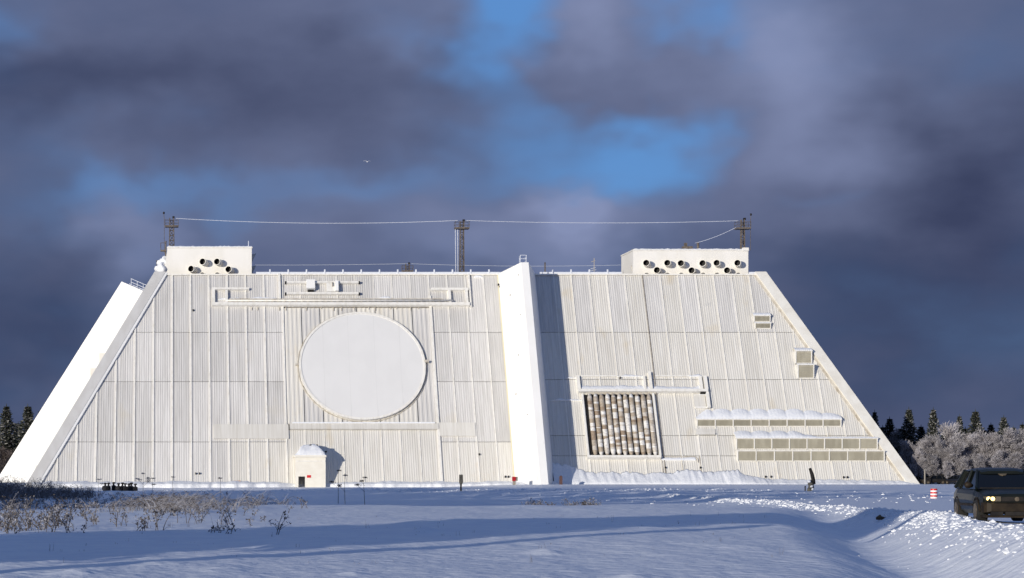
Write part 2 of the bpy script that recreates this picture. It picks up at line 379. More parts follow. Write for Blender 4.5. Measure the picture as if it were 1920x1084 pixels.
BW = 1.75                      # corner beam width
V0, V1, V2, V3, V4 = -1.0, FV(829), FV(716), FV(623.5), SL
R1, R2, R3 = FV(855), FV(817), FV(712)
GAP = .05
def panel(x0, x1, v0, v1, m, nw=8, d=.036):
    """one corrugated sheet, cut by the slanting corners"""
    lo = max(x0, xl(max(v0, 0)) + BW); hi = min(x1, xr(max(v0, 0)) - BW)
    if hi - lo < .25: return
    b = MB(); xs = []
    w = (x1 - x0) / nw
    for i in range(nw):
        for fr, nn in ((.0, 0), (.42, 0), (.52, 1), (.90, 1), (1.0, 0)):
            xs.append((x0 + (i + fr) * w, nn))
    xs = [(x, nn) for x, nn in xs if lo - 1e-6 <= x <= hi + 1e-6]
    if len(xs) < 3: return
    jit = rnd.uniform(0, .02)
    row = []
    for x, nn in xs:
        vt = v1
        if x < XL1 + BW + 1: vt = min(vt, (x - BW - XL0) / (XL1 - XL0) * SL)
        if x > XR1 - BW - 1: vt = min(vt, (XR0 - BW - x) / (XR0 - XR1) * SL)
        vt = max(vt, v0 + .02)
        row.append((x, v0, vt, nn * d + .02 + jit))
    vs = []; fs = []
    for x, a, c, n in row: vs += [Wp(x, a, n), Wp(x, c, n)]
    for i in range(len(row) - 1):
        if row[i + 1][0] - row[i][0] > 1e-5: fs.append((2 * i, 2 * i + 2, 2 * i + 3, 2 * i + 1))
    k = len(vs)
    for x, a, c, n in row: vs.append(Wp(x, c, -.08))
    for i in range(len(row) - 1):
        if row[i + 1][0] - row[i][0] > 1e-5: fs.append((2 * i + 1, 2 * i + 3, k + i + 1, k + i))
    k = len(vs)
    for x, a, c, n in row: vs.append(Wp(x, a, -.08))
    for i in range(len(row) - 1):
        if row[i + 1][0] - row[i][0] > 1e-5: fs.append((2 * i + 2, 2 * i, k + i, k + i + 1))
    b.add(vs, fs); b.build('panel', m, RB)
PIT = 3.12
FIN0, FIN1 = 55.6, 62.0
CX0, CX1 = 6 * PIT, FX(812, 690)
leftcols = [k * PIT for k in range(-8, 18)] + [FIN0 + .1]
for i in range(len(leftcols) - 1):
    a, c = leftcols[i] + GAP, leftcols[i + 1] - GAP
    inner = a > CX0 - .3 and c < CX1 + 1.5
    nw = max(3, round(8 * (c - a) / PIT))
    if inner:
        panel(a, c, V0, FV(807), M['clad_warm'], nw); panel(a, c, FV(795), FV(578), M['clad_warm' if rnd.random() < .5 else 'clad'], 4, .07); panel(a, c, FV(575), V4, M['clad'], nw)
    else:
        warm = M['clad'] if c < 34 else M['clad_warm']
        top = FV(578) if 397 < PX0 + a / 397 * FPX < 880 else V4
        panel(a, c, V0, V1 - .05, M['clad'] if c < 10 else M['clad_warm'], nw)
        panel(a, c, V1 + .05, V2 - .05, M['clad'], nw); panel(a, c, V2 + .05, V3 - .05, M['clad'], nw)
        panel(a, c, V3 + .05, V4, M['clad'], nw)
rightcols = [FIN1 - .1] + [65.05 + 3.035 * k for k in range(0, 20)]
for i in range(len(rightcols) - 1):
    a, c = rightcols[i] + GAP, rightcols[i + 1] - GAP
    nw = max(4, round(8 * (c - a) / 3.035))
    panel(a, c, V0, R1 - .05, M['clad_warm'], nw); panel(a, c, R1 + .05, R2 - .05, M['clad_warm'], nw); panel(a, c, R2 + .05, R3 - .05, M['clad_warm'], nw)
    panel(a, c, R3 + .05, V3 - .05, M['clad_warm'], nw); panel(a, c, V3 + .05, V4, M['clad_warm' if i % 2 else 'clad'], nw)
def rib(x, v0, v1, w=.2, n1=.17, m='rib'):
    if x < XL1 + BW + 1: v1 = min(v1, (x - BW - XL0) / (XL1 - XL0) * SL)
    if x > XR1 - BW - 1: v1 = min(v1, (XR0 - BW - x) / (XR0 - XR1) * SL)
    if v1 - v0 < .6: return
    b = MB(); fbox(b, x - w / 2, x + w / 2, v0, v1, -.05, n1); b.build('rib', M[m], RB)
for k in range(-7, 18):
    x = k * PIT
    if CX0 + .5 < x < CX1 - .5:
        rib(x, V0, FV(807), .15, .14); rib(x, FV(575), V4, .13, .12)
    else: rib(x, V0, V4, .26 if k <= 6 else .2, .2 if k <= 6 else .15)
rib(CX1 + .2, V0, V4 - 4.5, .42, .3)
for k in range(0, 18):
    rib(65.05 + 3.035 * k, V0, V4, .16, .16, 'rib' if k not in (5,) else 'seam')
# a dark cable run up the right bay
for side in (-1, 1):      # raised corner beams with their inner trim
    f = xl if side < 0 else xr; b = MB()
    P = []
    for v in (-1.2, SL + .25):
        e = f(v); i_ = e - side * BW
        P.append([Wp(e + side * .15, v, -.2), Wp(i_, v, -.1), Wp(i_, v, .55), Wp(e + side * .15, v, .55)])
    b.hexa([P[0][0], P[0][1], P[0][2], P[0][3], P[1][0], P[1][1], P[1][2], P[1][3]])
    cb = b.build('corner_beam', M['beam_shade_grey' if side < 0 else 'beam_sunlit'], RB)
    b = MB(); P = []
    for v in (-1.1, SL + .1):
        e = f(v) - side * BW
        P.append([Wp(e - side * .02, v, 0), Wp(e - side * .42, v, 0), Wp(e - side * .42, v, .42 if side < 0 else .2), Wp(e - side * .02, v, .5 if side < 0 else .2)])
    b.hexa(P[0] + P[1]); b.build('corner_trim', M['white' if side < 0 else 'dirty'], cb)
b = MB(); b.box(XL1, XR1, 397.6, 398.5, HT - .1, HT + .12); b.build('roof_edge', M['rib'], RB)

# the round antenna window
DC = (FX(679, 688), FV(688)); DR = 10.35
def ring(mb, r0, r1, n0, n1, k=72):
    vs = []
    for j in range(k):
        a = 2 * math.pi * j / k; c_, s_ = math.cos(a), math.sin(a)
        vs += [Wp(DC[0] + r0 * c_, DC[1] + r0 * s_, n0), Wp(DC[0] + r1 * c_, DC[1] + r1 * s_, n0), Wp(DC[0] + r1 * c_, DC[1] + r1 * s_, n1), Wp(DC[0] + r0 * c_, DC[1] + r0 * s_, n1)]
    fs = []
    for j in range(k):
        a, q = 4 * j, 4 * ((j + 1) % k)
        fs += [(a + i, a + (i + 1) % 4, q + (i + 1) % 4, q + i) for i in range(4)]
    mb.add(vs, fs)
b = MB(); k = 72
vs = [Wp(DC[0], DC[1], .53)]
for rr, nn in ((.35, .53), (.7, .52), (.985, .50)):
    vs += [Wp(DC[0] + DR * rr * math.cos(2 * math.pi * j / k), DC[1] + DR * rr * math.sin(2 * math.pi * j / k), nn) for j in range(k)]
fs = [(0, 1 + j, 1 + (j + 1) % k) for j in range(k)]
for r_ in range(2): fs += [(1 + r_ * k + j, 1 + (r_ + 1) * k + j, 1 + (r_ + 1) * k + (j + 1) % k, 1 + r_ * k + (j + 1) % k) for j in range(k)]
b.add(vs, fs); disc = b.build('antenna_disc', M['disc'], RB, smooth=True)
for q in (-.62, -.21, .21, .62):
    hh = math.sqrt(1 - q * q) * DR * .97; b = MB(); fbox(b, DC[0] + q * DR - .03, DC[0] + q * DR + .03, DC[1] - hh, DC[1] + hh, .4, .535); b.build('disc_seam', M['disc_seam'], disc)
b = MB(); ring(b, DR * .985, DR * 1.02, 0, .60); b.build('disc_rim', M['rib'], disc)
b = MB(); ring(b, DR * 1.035, DR * 1.047, 0, .2); b.build('outer_seam', M['dirty'], disc)
ppart('bracket', M['dirty'], 795, 804, 679, 682, .2, .7, disc); ppart('bracket', M['dirty'], 554, 561, 684, 687, .1, .5, disc)

# flat bands under the disc
ppart('flat_band', M['clad_warm'], 401, 541, 797, 824, 0, .28); ppart('flat_band', M['clad_warm'], 543, 822, 796, 806.5, 0, .42); ppart('flat_band', M['clad_warm'], 824, 891, 794, 819, 0, .30)
b = MB(); pbox(b, 548, 815, 794.5, 796.5, .1, .55); b.build('snow_ledge', M['snow_cap'], RB)

# upper gallery -------------------------------------------------------
g = [('beam', 397, 880, 571, 576, 0, .75), ('post', 398, 403, 546, 571, 0, .6), ('post', 422, 427, 547, 571, 0, .6), ('beam', 398, 467, 542.5, 546, 0, .6),
     ('post', 840, 845, 547, 571, 0, .6), ('post', 872, 877, 547, 571, 0, .6), ('beam', 808, 878, 543, 547, 0, .6), ('rail', 522, 526, 516, 563, 0, .5), ('rail', 879, 882, 516, 577, 0, .45)]
GAL = MB(); UG = None
for nm, x0, x1, y0, y1, n0, n1 in g: ppart('gallery_' + nm, M['rib'], x0, x1, y0, y1, n0, n1)
b = MB(); b.tube([Wp(FX(424, 567), FV(567), .55), Wp(FX(848, 567), FV(567), .55)], .17, 8); gp = b.build('gallery_pipe', M['rib'], RB, smooth=True)
b = MB(); b.tube([Wp(FX(428, 562.5), FV(562.5), .3), Wp(FX(828, 562.5), FV(562.5), .3), Wp(FX(838, 567), FV(567), .5)], .09, 6); b.build('thin_pipe', M['dirty'], gp)
for i in range(37): ppart('pipe_bracket', M['dirty'], 430 + i * 11.2, 432.6 + i * 11.2, 564.5, 571, .1, .5, gp)
for i in range(26):
    x = 470 + i * 13 + rnd.uniform(-2, 2)
    if rnd.random() < .6: ppart('drip_stay', M['dirty'], x, x + 1.2, 577, 580 + rnd.uniform(0, 4), .02, .22)
for y0, y1 in ((530.5, 533.5), (551, 554.5)): ppart('centre_rail', M['rib'], 534, 674, y0, y1, .1, .55)
for x in (534, 672):
    for y in (531, 552): ppart('rail_end', M['void'], x, x + 2.6, y, y + 3, .1, .62)
cb = ppart('equipment_box', M['white'], 574, 590, 530, 546, .1, 1.0); ppart('box_foot', M['void'], 577, 588, 546, 548.5, .1, .5, cb)
cb = ppart('equipment_box', M['rib'], 612, 634, 533.8, 550, .1, .55); ppart('box_door', M['seam'], 622, 624, 534, 541, .5, .8, cb); ppart('box_hinge', M['white'], 628, 634, 532, 550, .5, .95, cb)
for x0, x1, y in ((408, 462, 563), (466, 525, 562), (710, 735, 561), (888, 905, 521)):
    b = MB(); xs = np.linspace(x0, x1, 14); vs = []; fs = []
    for i, x in enumerate(xs):
        hh = 5.0 * abs(math.sin(math.pi * i / 13)) ** .5 * (.6 + .5 * rnd.random())
        vs += [Wp(FX(x, y), FV(y), .03), Wp(FX(x, y), FV(y), .32), Wp(FX(x, y), FV(y - hh * .5), .26), Wp(FX(x, y), FV(y - hh) + .02, .10)]
    for i in range(13): fs += [(4 * i + j, 4 * i + j + 1, 4 * i + j + 5, 4 * i + j + 4) for j in range(3)]
    b.add(vs, fs); b.build('snow_patch', M['snow_cap'], RB, smooth=True)
# roof railing with posts
for a, c in ((480, 938), (1012, 1165), (1404, 1425)):
    b = MB(); Y = 398.2; zz = HT + .25
    b.box((a - PX0) / FPX * Y, (c - PX0) / FPX * Y, Y - .25, Y + .05, zz - .12, zz + .2); rl_ = b.build('roof_rail', M['frost'], RB)
    x = a + (26 if a < 900 else 24)
    while x < c - 3 and c - a > 40:
        b = MB(); X = (x - PX0) / FPX * Y; b.box(X - .12, X + .12, Y - .32, Y - .1, zz - .45, zz + .62); b.build('rail_post', M['frost'], rl_); x += 34.2
# dots and small fittings
for x, y in ((366, 889), (373, 889), (1434, 895), (1444, 895), (1580, 896), (1587, 896), (946, 895), (952, 895), (897, 853), (1246, 878), (1312, 878), (933, 535), (936, 539), (296 + 65, 583)):
    ppart('lamp_fitting', M['void'], x, x + 2.4, y - 1.2, y + 1.4, .05, .35)
ppart('rust_plate', mat('rust_orange', (.55, .27, .13), .7), 438, 451, 903, 908, .05, .3)
ppart('wall_plate', M['clad_warm'], 1304, 1341, 806, 815, 0, .3)

# shield fins ------------------------------------------------------------
def fin_front():
    b = MB(); prof = [(FIN0, 0, SL + .15), (58.45, 7.2, SL - 2.4), (59.7, 7.2, SL - 2.4), (FIN1, 0, SL + .15)]
    vs = [Wp(x, -4.5, n) for x, n, t in prof] + [Wp(x, t, n) for x, n, t in prof]
    b.add(vs, [(0, 1, 5, 4), (1, 2, 6, 5), (2, 3, 7, 6), (4, 5, 6, 7), (3, 2, 1, 0), (3, 0, 4, 7)])
    o = b.build('shield_fin', M['white'], RB); o['label'] = 'white wedge fin running up the middle of the front'
    for sx in (58.45, 59.45):
        for n in (5.5, 6.5):
            b = MB(); p = Wp(sx, SL + .15 - 2.25 * n / 6.7, n); b.tube([p, p + Vector((0, 0, 1.35))], .045, 5); b.build('fin_rail', M['frost'], o)
    b = MB()
    for h in (.7, 1.3):
        p = [Wp(x, SL + .15 - 2.25 * n / 6.7, n) + Vector((0, 0, h)) for x, n in ((58.45, 5.5), (58.45, 6.5), (59.45, 6.5), (59.45, 5.5))]; b.tube(p, .045, 5)
    b.build('fin_handrail', M['frost'], o)
    b = MB(); fbox(b, FIN0 - .16, FIN0 + .02, -1, SL, .0, .10); b.build('fin_edge_strip', mat('ochre_sealant', (.72, .66, .46), .7), o)
    for x, v in ((56.9, 34.5), (57.9, 29), (57.3, 22), (56.6, 15.5), (57.7, 10), (58.1, 36.6)):
        n = (x - FIN0) / 2.75 * 6.7; b = MB(); fbox(b, x - .12, x + .06, v, v + .16, n - .05, n + .16); b.build('fin_bolt', M['seam'], o)
fin_front()
def fin_side():
    q = lambda px, py, Y: Vector(((px - PX0) / FPX * Y, Y, CAMH + (PY0 - py) / FPX * Y))
    ot = q(228, 528, 449); ob = q(-14, 912, 449)
    it = Vector((.5, 446.2, ot.z - 4.6)); ib = Vector((-19, 446.2, ob.z))
    b = MB(); d = Vector((0, 1.6, 0)); e = Vector((0, 7, 0))
    b.hexa([ob, ib, ib + e, ob + d, ot, it, it + e, ot + d])
    o = b.build('shield_fin', M['white'], RB); o['label'] = 'white fin standing off the left face behind the corner'
    for i in range(5):
        t = i / 4; p = ot.lerp(it, .18 + .45 * t) + Vector((0, 1.5, -.05)); b = MB(); b.tube([p, p + Vector((0, 0, 1.5))], .06, 5); b.build('fin_rail', M['frost'], o)
    b = MB()
    for h in (.8, 1.45): b.tube([ot.lerp(it, .17) + Vector((0, 1.5, h)), ot.lerp(it, .66) + Vector((0, 1.5, h))], .06, 5)
    b.tube([ot.lerp(it, .14) + Vector((0, 1.9, .25)), ot.lerp(it, .66) + Vector((0, 1.9, .25))], .2, 6); b.build('fin_handrail', M['frost'], o)
fin_side()
# stepped vents on the left face
for px, py, w in ((186, 662, 20), (169, 690, 20), (82, 857, 16), (66, 872, 16)):
    Y = 415.; b = MB(); X = (px - PX0) / FPX * Y; Z = CAMH + (PY0 - py) / FPX * Y
    b.box(X, X + w / FPX * Y + 1.2, Y, Y + 5, Z - 2.2, Z); b.build('side_vent', M['wall'], RB)

# roof houses ----------------------------------------------------------------
def roof_house(px0, px1, py, depth, ducts, slant):
    Y = 400.0; x0, x1 = (px0 - PX0) / FPX * Y, (px1 - PX0) / FPX * Y; zt = CAMH + (PY0 - py) / FPX * Y; zb = HT - .05
    b = MB(); b.hexa([(x0 - slant, Y, zb), (x1, Y, zb), (x1, Y + depth, zb), (x0 - slant, Y + depth, zb), (x0, Y, zt), (x1, Y, zt), (x1, Y + depth, zt), (x0, Y + depth, zt)])
    h = b.build('roof_house', M['wall'], RB)
    b = MB(); b.box(x0 - .1, x1 + .12, Y - .12, Y + depth, zt, zt + .22); b.build('roof_coping', M['rib'], h)
    vs = []; fs = []; n = 40
    for i in range(n + 1):
        x = x0 + (x1 - x0) * i / n; hh = .12 + .16 * abs(math.sin(i * 1.7)) * rnd.random()
        vs += [(x, Y - .16, zt + .2), (x, Y - .05, zt + .22 + hh * .8), (x, Y + 1.2, zt + .24 + hh), (x, Y + 2.4, zt + .2)]
    for i in range(n): fs += [(4 * i + j, 4 * i + 4 + j, 4 * i + 5 + j, 4 * i + 1 + j) for j in range(3)]
    b = MB(); b.add(vs, fs); b.build('roof_snow', M['snow_cap'], h, smooth=True)
    for dx, dy in ducts:
        c = Vector(((dx - PX0) / FPX * 398.8, 398.75, CAMH + (PY0 - dy) / FPX * 398.8)); d = Vector((.42, 1.0, -.16)).normalized()
        R = .60; k = 20; a = d.cross(Vector((0, 0, 1))).normalized(); u = a.cross(d)
        b = MB(); vs = []
        for rr, l in ((R, 1.9), (R, .0), (R * .87, 0.0), (R * .87, .9)):
            vs += [c + d * l + (a * math.cos(2 * math.pi * j / k) + u * math.sin(2 * math.pi * j / k)) * rr for j in range(k)]
        fs = []
        for r_ in range(2): fs += [(r_ * k + j, r_ * k + (j + 1) % k, (r_ + 1) * k + (j + 1) % k, (r_ + 1) * k + j) for j in range(k)]
        b.add(vs, fs); du = b.build('duct', M['duct'], h, smooth=False)
        b = MB(); vs2 = vs[2 * k:]; b.add(vs2, [(j, (j + 1) % k, k + (j + 1) % k, k + j) for j in range(k)] + [tuple(range(k, 2 * k))])
        b.build('duct_bore', M['void'], h)
    return h, x0, x1, zt
LD = [(358, 504), (379.5, 490.5), (406.5, 490.5), (428, 505), (379, 516.5), (407, 516.5)]
hL, a, c, zt = roof_house(314, 472, 465.5, 12, LD, .7)
for z in (35.9, 38.0):
    b = MB(); b.prism([(c, 404, z), (c + .9, 404, z + 1.9), (c, 404, z + 1.7)], (0, 2.2, 0)); b.build('side_hood', M['beam_shade_grey'], hL)
b = MB()
for i in range(5): b.v, b.f, b.m = b.v, b.f, b.m
o_ = bpy.data.meshes.new('roof_snow_lump'); bm = bmesh.new(); bmesh.ops.create_icosphere(bm, subdivisions=3, radius=1)
for v in bm.verts:
    k_ = 1 + .28 * float(vnoise(np.array([v.co.x * 2.2 + 4]), np.array([v.co.z * 2.2 + v.co.y]))[0]) * 2; v.co = Vector((v.co.x * 1.0, v.co.y * 1.2, v.co.z * 1.15)) * k_
bm.to_mesh(o_); bm.free(); o_.materials.append(M['snow_cap']); o_.polygons.foreach_set('use_smooth', [True] * len(o_.polygons))
for p in ((-1.9, 400.6, 36.9), (-1.5, 401.6, 38.0)):
    ob = bpy.data.objects.new('roof_snow_lump', o_); COL.objects.link(ob); ob.parent = hL; ob.location = p
RD = [(1211.5, 493), (1231.5, 506.5), (1251, 493), (1276.5, 493.5), (1296.5, 507), (1317, 493.5), (1343.5, 493), (1363, 507), (1382.5, 493), (1212, 517), (1251, 517), (1277, 517), (1318, 517), (1344, 517), (1384, 517)]
hR, a, c, zt = roof_house(1187, 1403, 470.5, 10.5, RD, 0)
b = MB(); b.box(c - 1.0, c + .05, 399.8, 400.3, zt, zt + .55); b.build('parapet_stub', M['wall'], hR)
b = MB(); b.box(c - 11, c - 9.3, 401, 402, zt, zt + .9); b.tube([(c - 8.4, 401, zt), (c - 8.4, 401, zt + 1.5)], .22, 8); b.box(c - 10.7, c - 10.2, 401.2, 401.6, zt + .9, zt + 1.5); b.build('roof_equipment', M['rust'], hR)
b = MB(); b.tube([(a + .3, 403, 38.5), (a - .05, 401, 37.3), (a + .1, 400.4, 36)], .07, 5); b.build('hanging_cable', M['dirty'], hR)

# right-hand gallery ------------------------------------------------------------
for nm, x0, x1, y0, y1, n0, n1 in [('beam', 1083, 1326, 734, 738.5, 0, .85), ('post', 1081, 1087, 707, 737, 0, .6), ('beam', 1090, 1157, 705, 707, 0, .25), ('beam', 1228, 1292, 705, 707, 0, .25),
        ('post', 1206, 1210, 707, 733, 0, .5), ('post', 1216, 1221, 700, 733, 0, .6), ('post', 1321.5, 1327.5, 708, 767, 0, .65), ('post', 1310, 1316, 708, 732, 0, .5), ('beam', 1303, 1330, 764, 767, 0, .3)]:
    ppart('gallery_' + nm, M['rib'], x0, x1, y0, y1, n0, n1)
ppart('gallery_plate', M['clad_warm'], 1300, 1322, 741, 764, 0, .25); ppart('hanging_lamp', M['void'], 1312, 1322, 738.5, 741, .3, .7)
b = MB(); pbox(b, 1161, 1163, 709, 711, .1, .5); b.build('lamp_fitting', M['void'], RB)
def snow_heap(name, x0, x1, yb, hfun, n0, parent=RB, n=60, fr=.75):
    """snow lying on a ledge: x in photo pixels at row yb; hfun gives the heap's height in pixels"""
    b = MB(); vs = []; fs = []
    for i in range(n + 1):
        px = x0 + (x1 - x0) * i / n; hh = hfun((px - x0) / (x1 - x0)); X = FX(px, yb); vb = FV(yb); vt = FV(yb - max(hh, .4))
        dv = vt - vb
        vs += [Wp(X, vb, .0), Wp(X, vb + .02, n0), Wp(X, vb + dv * .22, n0 * 1.02 * fr + .06), Wp(X, vb + dv * .6, n0 * .5 * fr + .07), Wp(X, vt, .10), Wp(X, vt + .02, -.05)]
    for i in range(n): fs += [(6 * i + j, 6 * i + 6 + j, 6 * i + 7 + j, 6 * i + 1 + j) for j in range(5)]
    b.add(vs, fs); return b.build(name, M['snow_cap'], parent, smooth=True)
nz = lambda t, f, o=0: float(fbm(np.array([t * f + o]), np.array([o * 1.7 + .3]), 3)[0])
snow_heap('snow_heap', 1090, 1316, 734, lambda t: 9 + 7 * nz(t, 14, 2), .5)
for x0, x1, y in ((1155, 1205, 707), (1288, 1320, 707), (1062, 1080, 710), (1030, 1095, 752), (1300, 1330, 742)):
    snow_heap('snow_heap', x0, x1, y, lambda t: (3.5 + 4 * nz(t, 6, x0)) * math.sin(math.pi * min(max(t, .03), .97)) ** .4, .3, n=24)
# bank of fat pipes in its frame
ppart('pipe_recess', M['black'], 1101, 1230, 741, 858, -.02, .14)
TB = MB(); tops = FV(741.5); bots = FV(857)
for i in range(11):
    X = FX(1105 + 11.1 * i, 750); b = MB()
    p = [(bots + .05, .14), (bots + .25, .28), (bots + .8, .41)] + [(bots + .8 + (tops - bots - 1.6) * q / 8, .42 + rnd.uniform(-.015, .015)) for q in range(1, 8)] + [(tops - .8, .41), (tops - .05, .24)]
    b.tube([Wp(X, v, .5) for v, r in p], [r for v, r in p], 12); b.build('fat_pipe', M['tube'], RB, smooth=True)
for nm, x0, x1, y0, y1, n1, m in [('pipe_frame', 1095, 1098.5, 741, 858, .5, 'rib'), ('pipe_frame', 1228, 1232, 741, 858, .7, 'rib'), ('pipe_frame', 1100, 1238, 858.5, 862.5, .9, 'rib'), ('pipe_frame', 1100, 1230, 738.6, 741.5, .35, 'dirty')]:
    ppart(nm, M[m], x0, x1, y0, y1, .0, n1)
snow_heap('snow_heap', 1104, 1226, 859, lambda t: 1.2 + 1.6 * abs(math.sin(t * math.pi * 11)), .8, n=66)
snow_heap('snow_heap', 1240, 1304, 864, lambda t: 6 + 1.5 * nz(t, 9, 5), .25, n=20)
b = MB(); b.tube([Wp(FX(1244, 857), FV(857), .12), Wp(FX(1303, 857), FV(857), .12), Wp(FX(1308, 861), FV(861), .12), Wp(FX(1309, 868), FV(868), .12)], .07, 6); b.build('conduit', M['dirty'], RB)
for x in (1238, 1275, 1309): 
    b = MB(); b.tube([Wp(FX(x, 840), FV(856), .12), Wp(FX(x, 840), FV(890), .12)], .06, 5); b.build('conduit', M['dirty'], RB)

# louvred vent boxes with vertical fronts --------------------------------------------
def vent(px0, px1, py0, py1, cells, snow, post='rib', solid=0):
    vb = FV(py1); pb = Wp(0, vb, .1); Yf = pb.y; zt = CAMH + (PY0 - py0) / FPX * Yf; zb = pb.z
    x0 = FX(px0, py1); x1 = FX(px1, py1); Yt = YB + zt / EV.z * EV.y
    b = MB(); b.prism([(x0, Yf, zb), (x0, Yf, zt), (x0, Yt + .1, zt), (x0, YB + zb / EV.z * EV.y + .1, zb)], (x1 - x0, 0, 0)); vb_ = b.build('vent_box', M[post], RB)
    w = (x1 - x0 - .14) / cells
    for i in range(cells):
        a = x0 + .07 + i * w; b = MB()
        b.box(a + .07, a + w - .07, Yf - .03, Yf + .02, zb + .12, zt - .1)
        ns = 7; hz = (zt - zb - .3) / ns
        for q in range(ns):
            z = zb + .16 + q * hz; b.hexa([(a + .09, Yf - .12, z), (a + w - .09, Yf - .12, z), (a + w - .09, Yf - .03, z + hz * .55), (a + .09, Yf - .03, z + hz * .55),
                                         (a + .09, Yf - .12, z + .035), (a + w - .09, Yf - .12, z + .035), (a + w - .09, Yf - .03, z + hz * .55 + .035), (a + .09, Yf - .03, z + hz * .55 + .035)])
        b.build('louvre', M['louvre'], vb_)
    b = MB(); b.box(x0 - .1, x1 + .1, Yf - .2, Yf + .2, zt - .06, zt + .06); b.build('vent_lip', M['rib'], vb_)
    for i in range(cells + 1):
        a = x0 + .07 + i * w; b = MB(); b.box(a - .075, a + .075, Yf - .16, Yf + .01, zb + .02, zt - .07); b.build('mullion', M['rib'], vb_)
    if snow:
        b = MB(); vs = []; fs = []; n = max(24, cells * 14)
        for i in range(n + 1):
            t = i / n; x = x0 - .1 + (x1 - x0 + .2) * t; hs = snow(t); z2 = zt + hs; Y2 = YB + z2 / EV.z * EV.y
            for f_, up in ((0, .04), (.02, .22), (.35, .34), (.7, .22), (1.0, .02)):
                vs.append((x, Yf - .15 + (Y2 - Yf + .02) * f_, zt + .05 + (hs) * f_ + up * (.25 + .3 * hs) + .03 * math.sin(i * 2.3)))
        for i in range(n): fs += [(5 * i + j, 5 * i + 5 + j, 5 * i + 6 + j, 5 * i + 1 + j) for j in range(4)]
        b.add(vs, fs); b.build('snow_cap', M['snow_cap'], vb_, smooth=True)
    return vb_
scal = lambda c: (lambda t: (.75 + .25 * abs(math.sin(t * math.pi * c)) ** .5))
vent(1306, 1577, 786.5, 800.5, 8, lambda t: 1.75 * min(1, (t + .02) * 9) * (.72 + .28 * abs(math.sin(t * math.pi * 8)) ** .6) * (1 if t < .72 else 1 - 1.9 * (t - .72)))
vent(1380, 1645, 822, 843, 8, lambda t: (1.25 if t < .42 else max(.22, 1.25 - 6 * (t - .42))) * (.7 + .3 * abs(math.sin(t * math.pi * 8)) ** .6))
vent(1382, 1658, 845.5, 865.5, 8, None)
vent(1413, 1444, 592, 604, 1, lambda t: .5); vent(1415, 1445, 606, 617, 1, lambda t: .12)
vent(1491, 1522, 658, 682, 1, lambda t: .55); vent(1495, 1526, 684, 710, 1, lambda t: .15)
ppart('wall_plate', M['clad_warm'], 1303, 1340, 814, 816.5, 0, .5)
# snow thrown against the foot of the front
def foot_snow(px0, px1, hf, name, out=5.0, seed=0):
    n = 260; vs = []; fs = []
    for i in range(n + 1):
        t = i / n; px = px0 + (px1 - px0) * t; X = (px - PX0) / FPX * YB; h = max(.02, hf(t, px))
        for j, (f_, hz) in enumerate(((-.06, -.25), (.0, .03), (.18, .24), (.42, .50), (.7, .78), (.9, .96), (1.0, 1.02), (1.02, .8))):
            Yt = YB + h * INS / HT; Y = YB - out * min(1, h) + (Yt - YB + out * min(1, h)) * f_
            jit = .2 * h ** .5 * float(fbm(np.array([X * 1.5 + seed]), np.array([f_ * 3 + X * .5]), 4)[0]) if 0 < f_ < 1.01 else 0
            vs.append((X, Y - .12, (h * hz + jit) if j else -1.0))
    for i in range(n): fs += [(8 * i + j, 8 * i + 8 + j, 8 * i + 9 + j, 8 * i + 1 + j) for j in range(7)]
    b = MB(); b.add(vs, fs); o = b.build(name, M['snow_cap'], None, smooth=True); return o
def hf_r(t, px):
    h = np.interp(px, [1036, 1042, 1080, 1100, 1250, 1262, 1290, 1330, 1385, 1400, 1450, 1700, 1722], [3.2, 3.4, 2.8, 2.0, 1.8, 1.8, 2.4, 2.0, 2.2, 1.4, .8, .6, .3])
    return h + .25 * nz(px, .08, 3) * min(1, h / 2) + .3 * nz(px, .6, 7) * min(1, h / 2)
tag(foot_snow(1036, 1722, hf_r, 'snow_bank', 1.9), 'deep snow bank piled against the foot of the right half of the front', None, None, 'structure')
tag(foot_snow(60, 968, lambda t, px: (.42 + .22 * nz(px, .05, 8)) * float(1 - .95 * np.exp(-((px - 582) / 48) ** 4)), 'snow_bank', 4.0, 5), 'low snow bank along the foot of the left half of the front', None, None, 'structure')
tag(foot_snow(962, 1038, lambda t, px: .5 + .3 * nz(px, .09, 4), 'snow_bank', 8.0, 9), 'short low snow bank at the foot of the central white fin', None, None, 'structure')

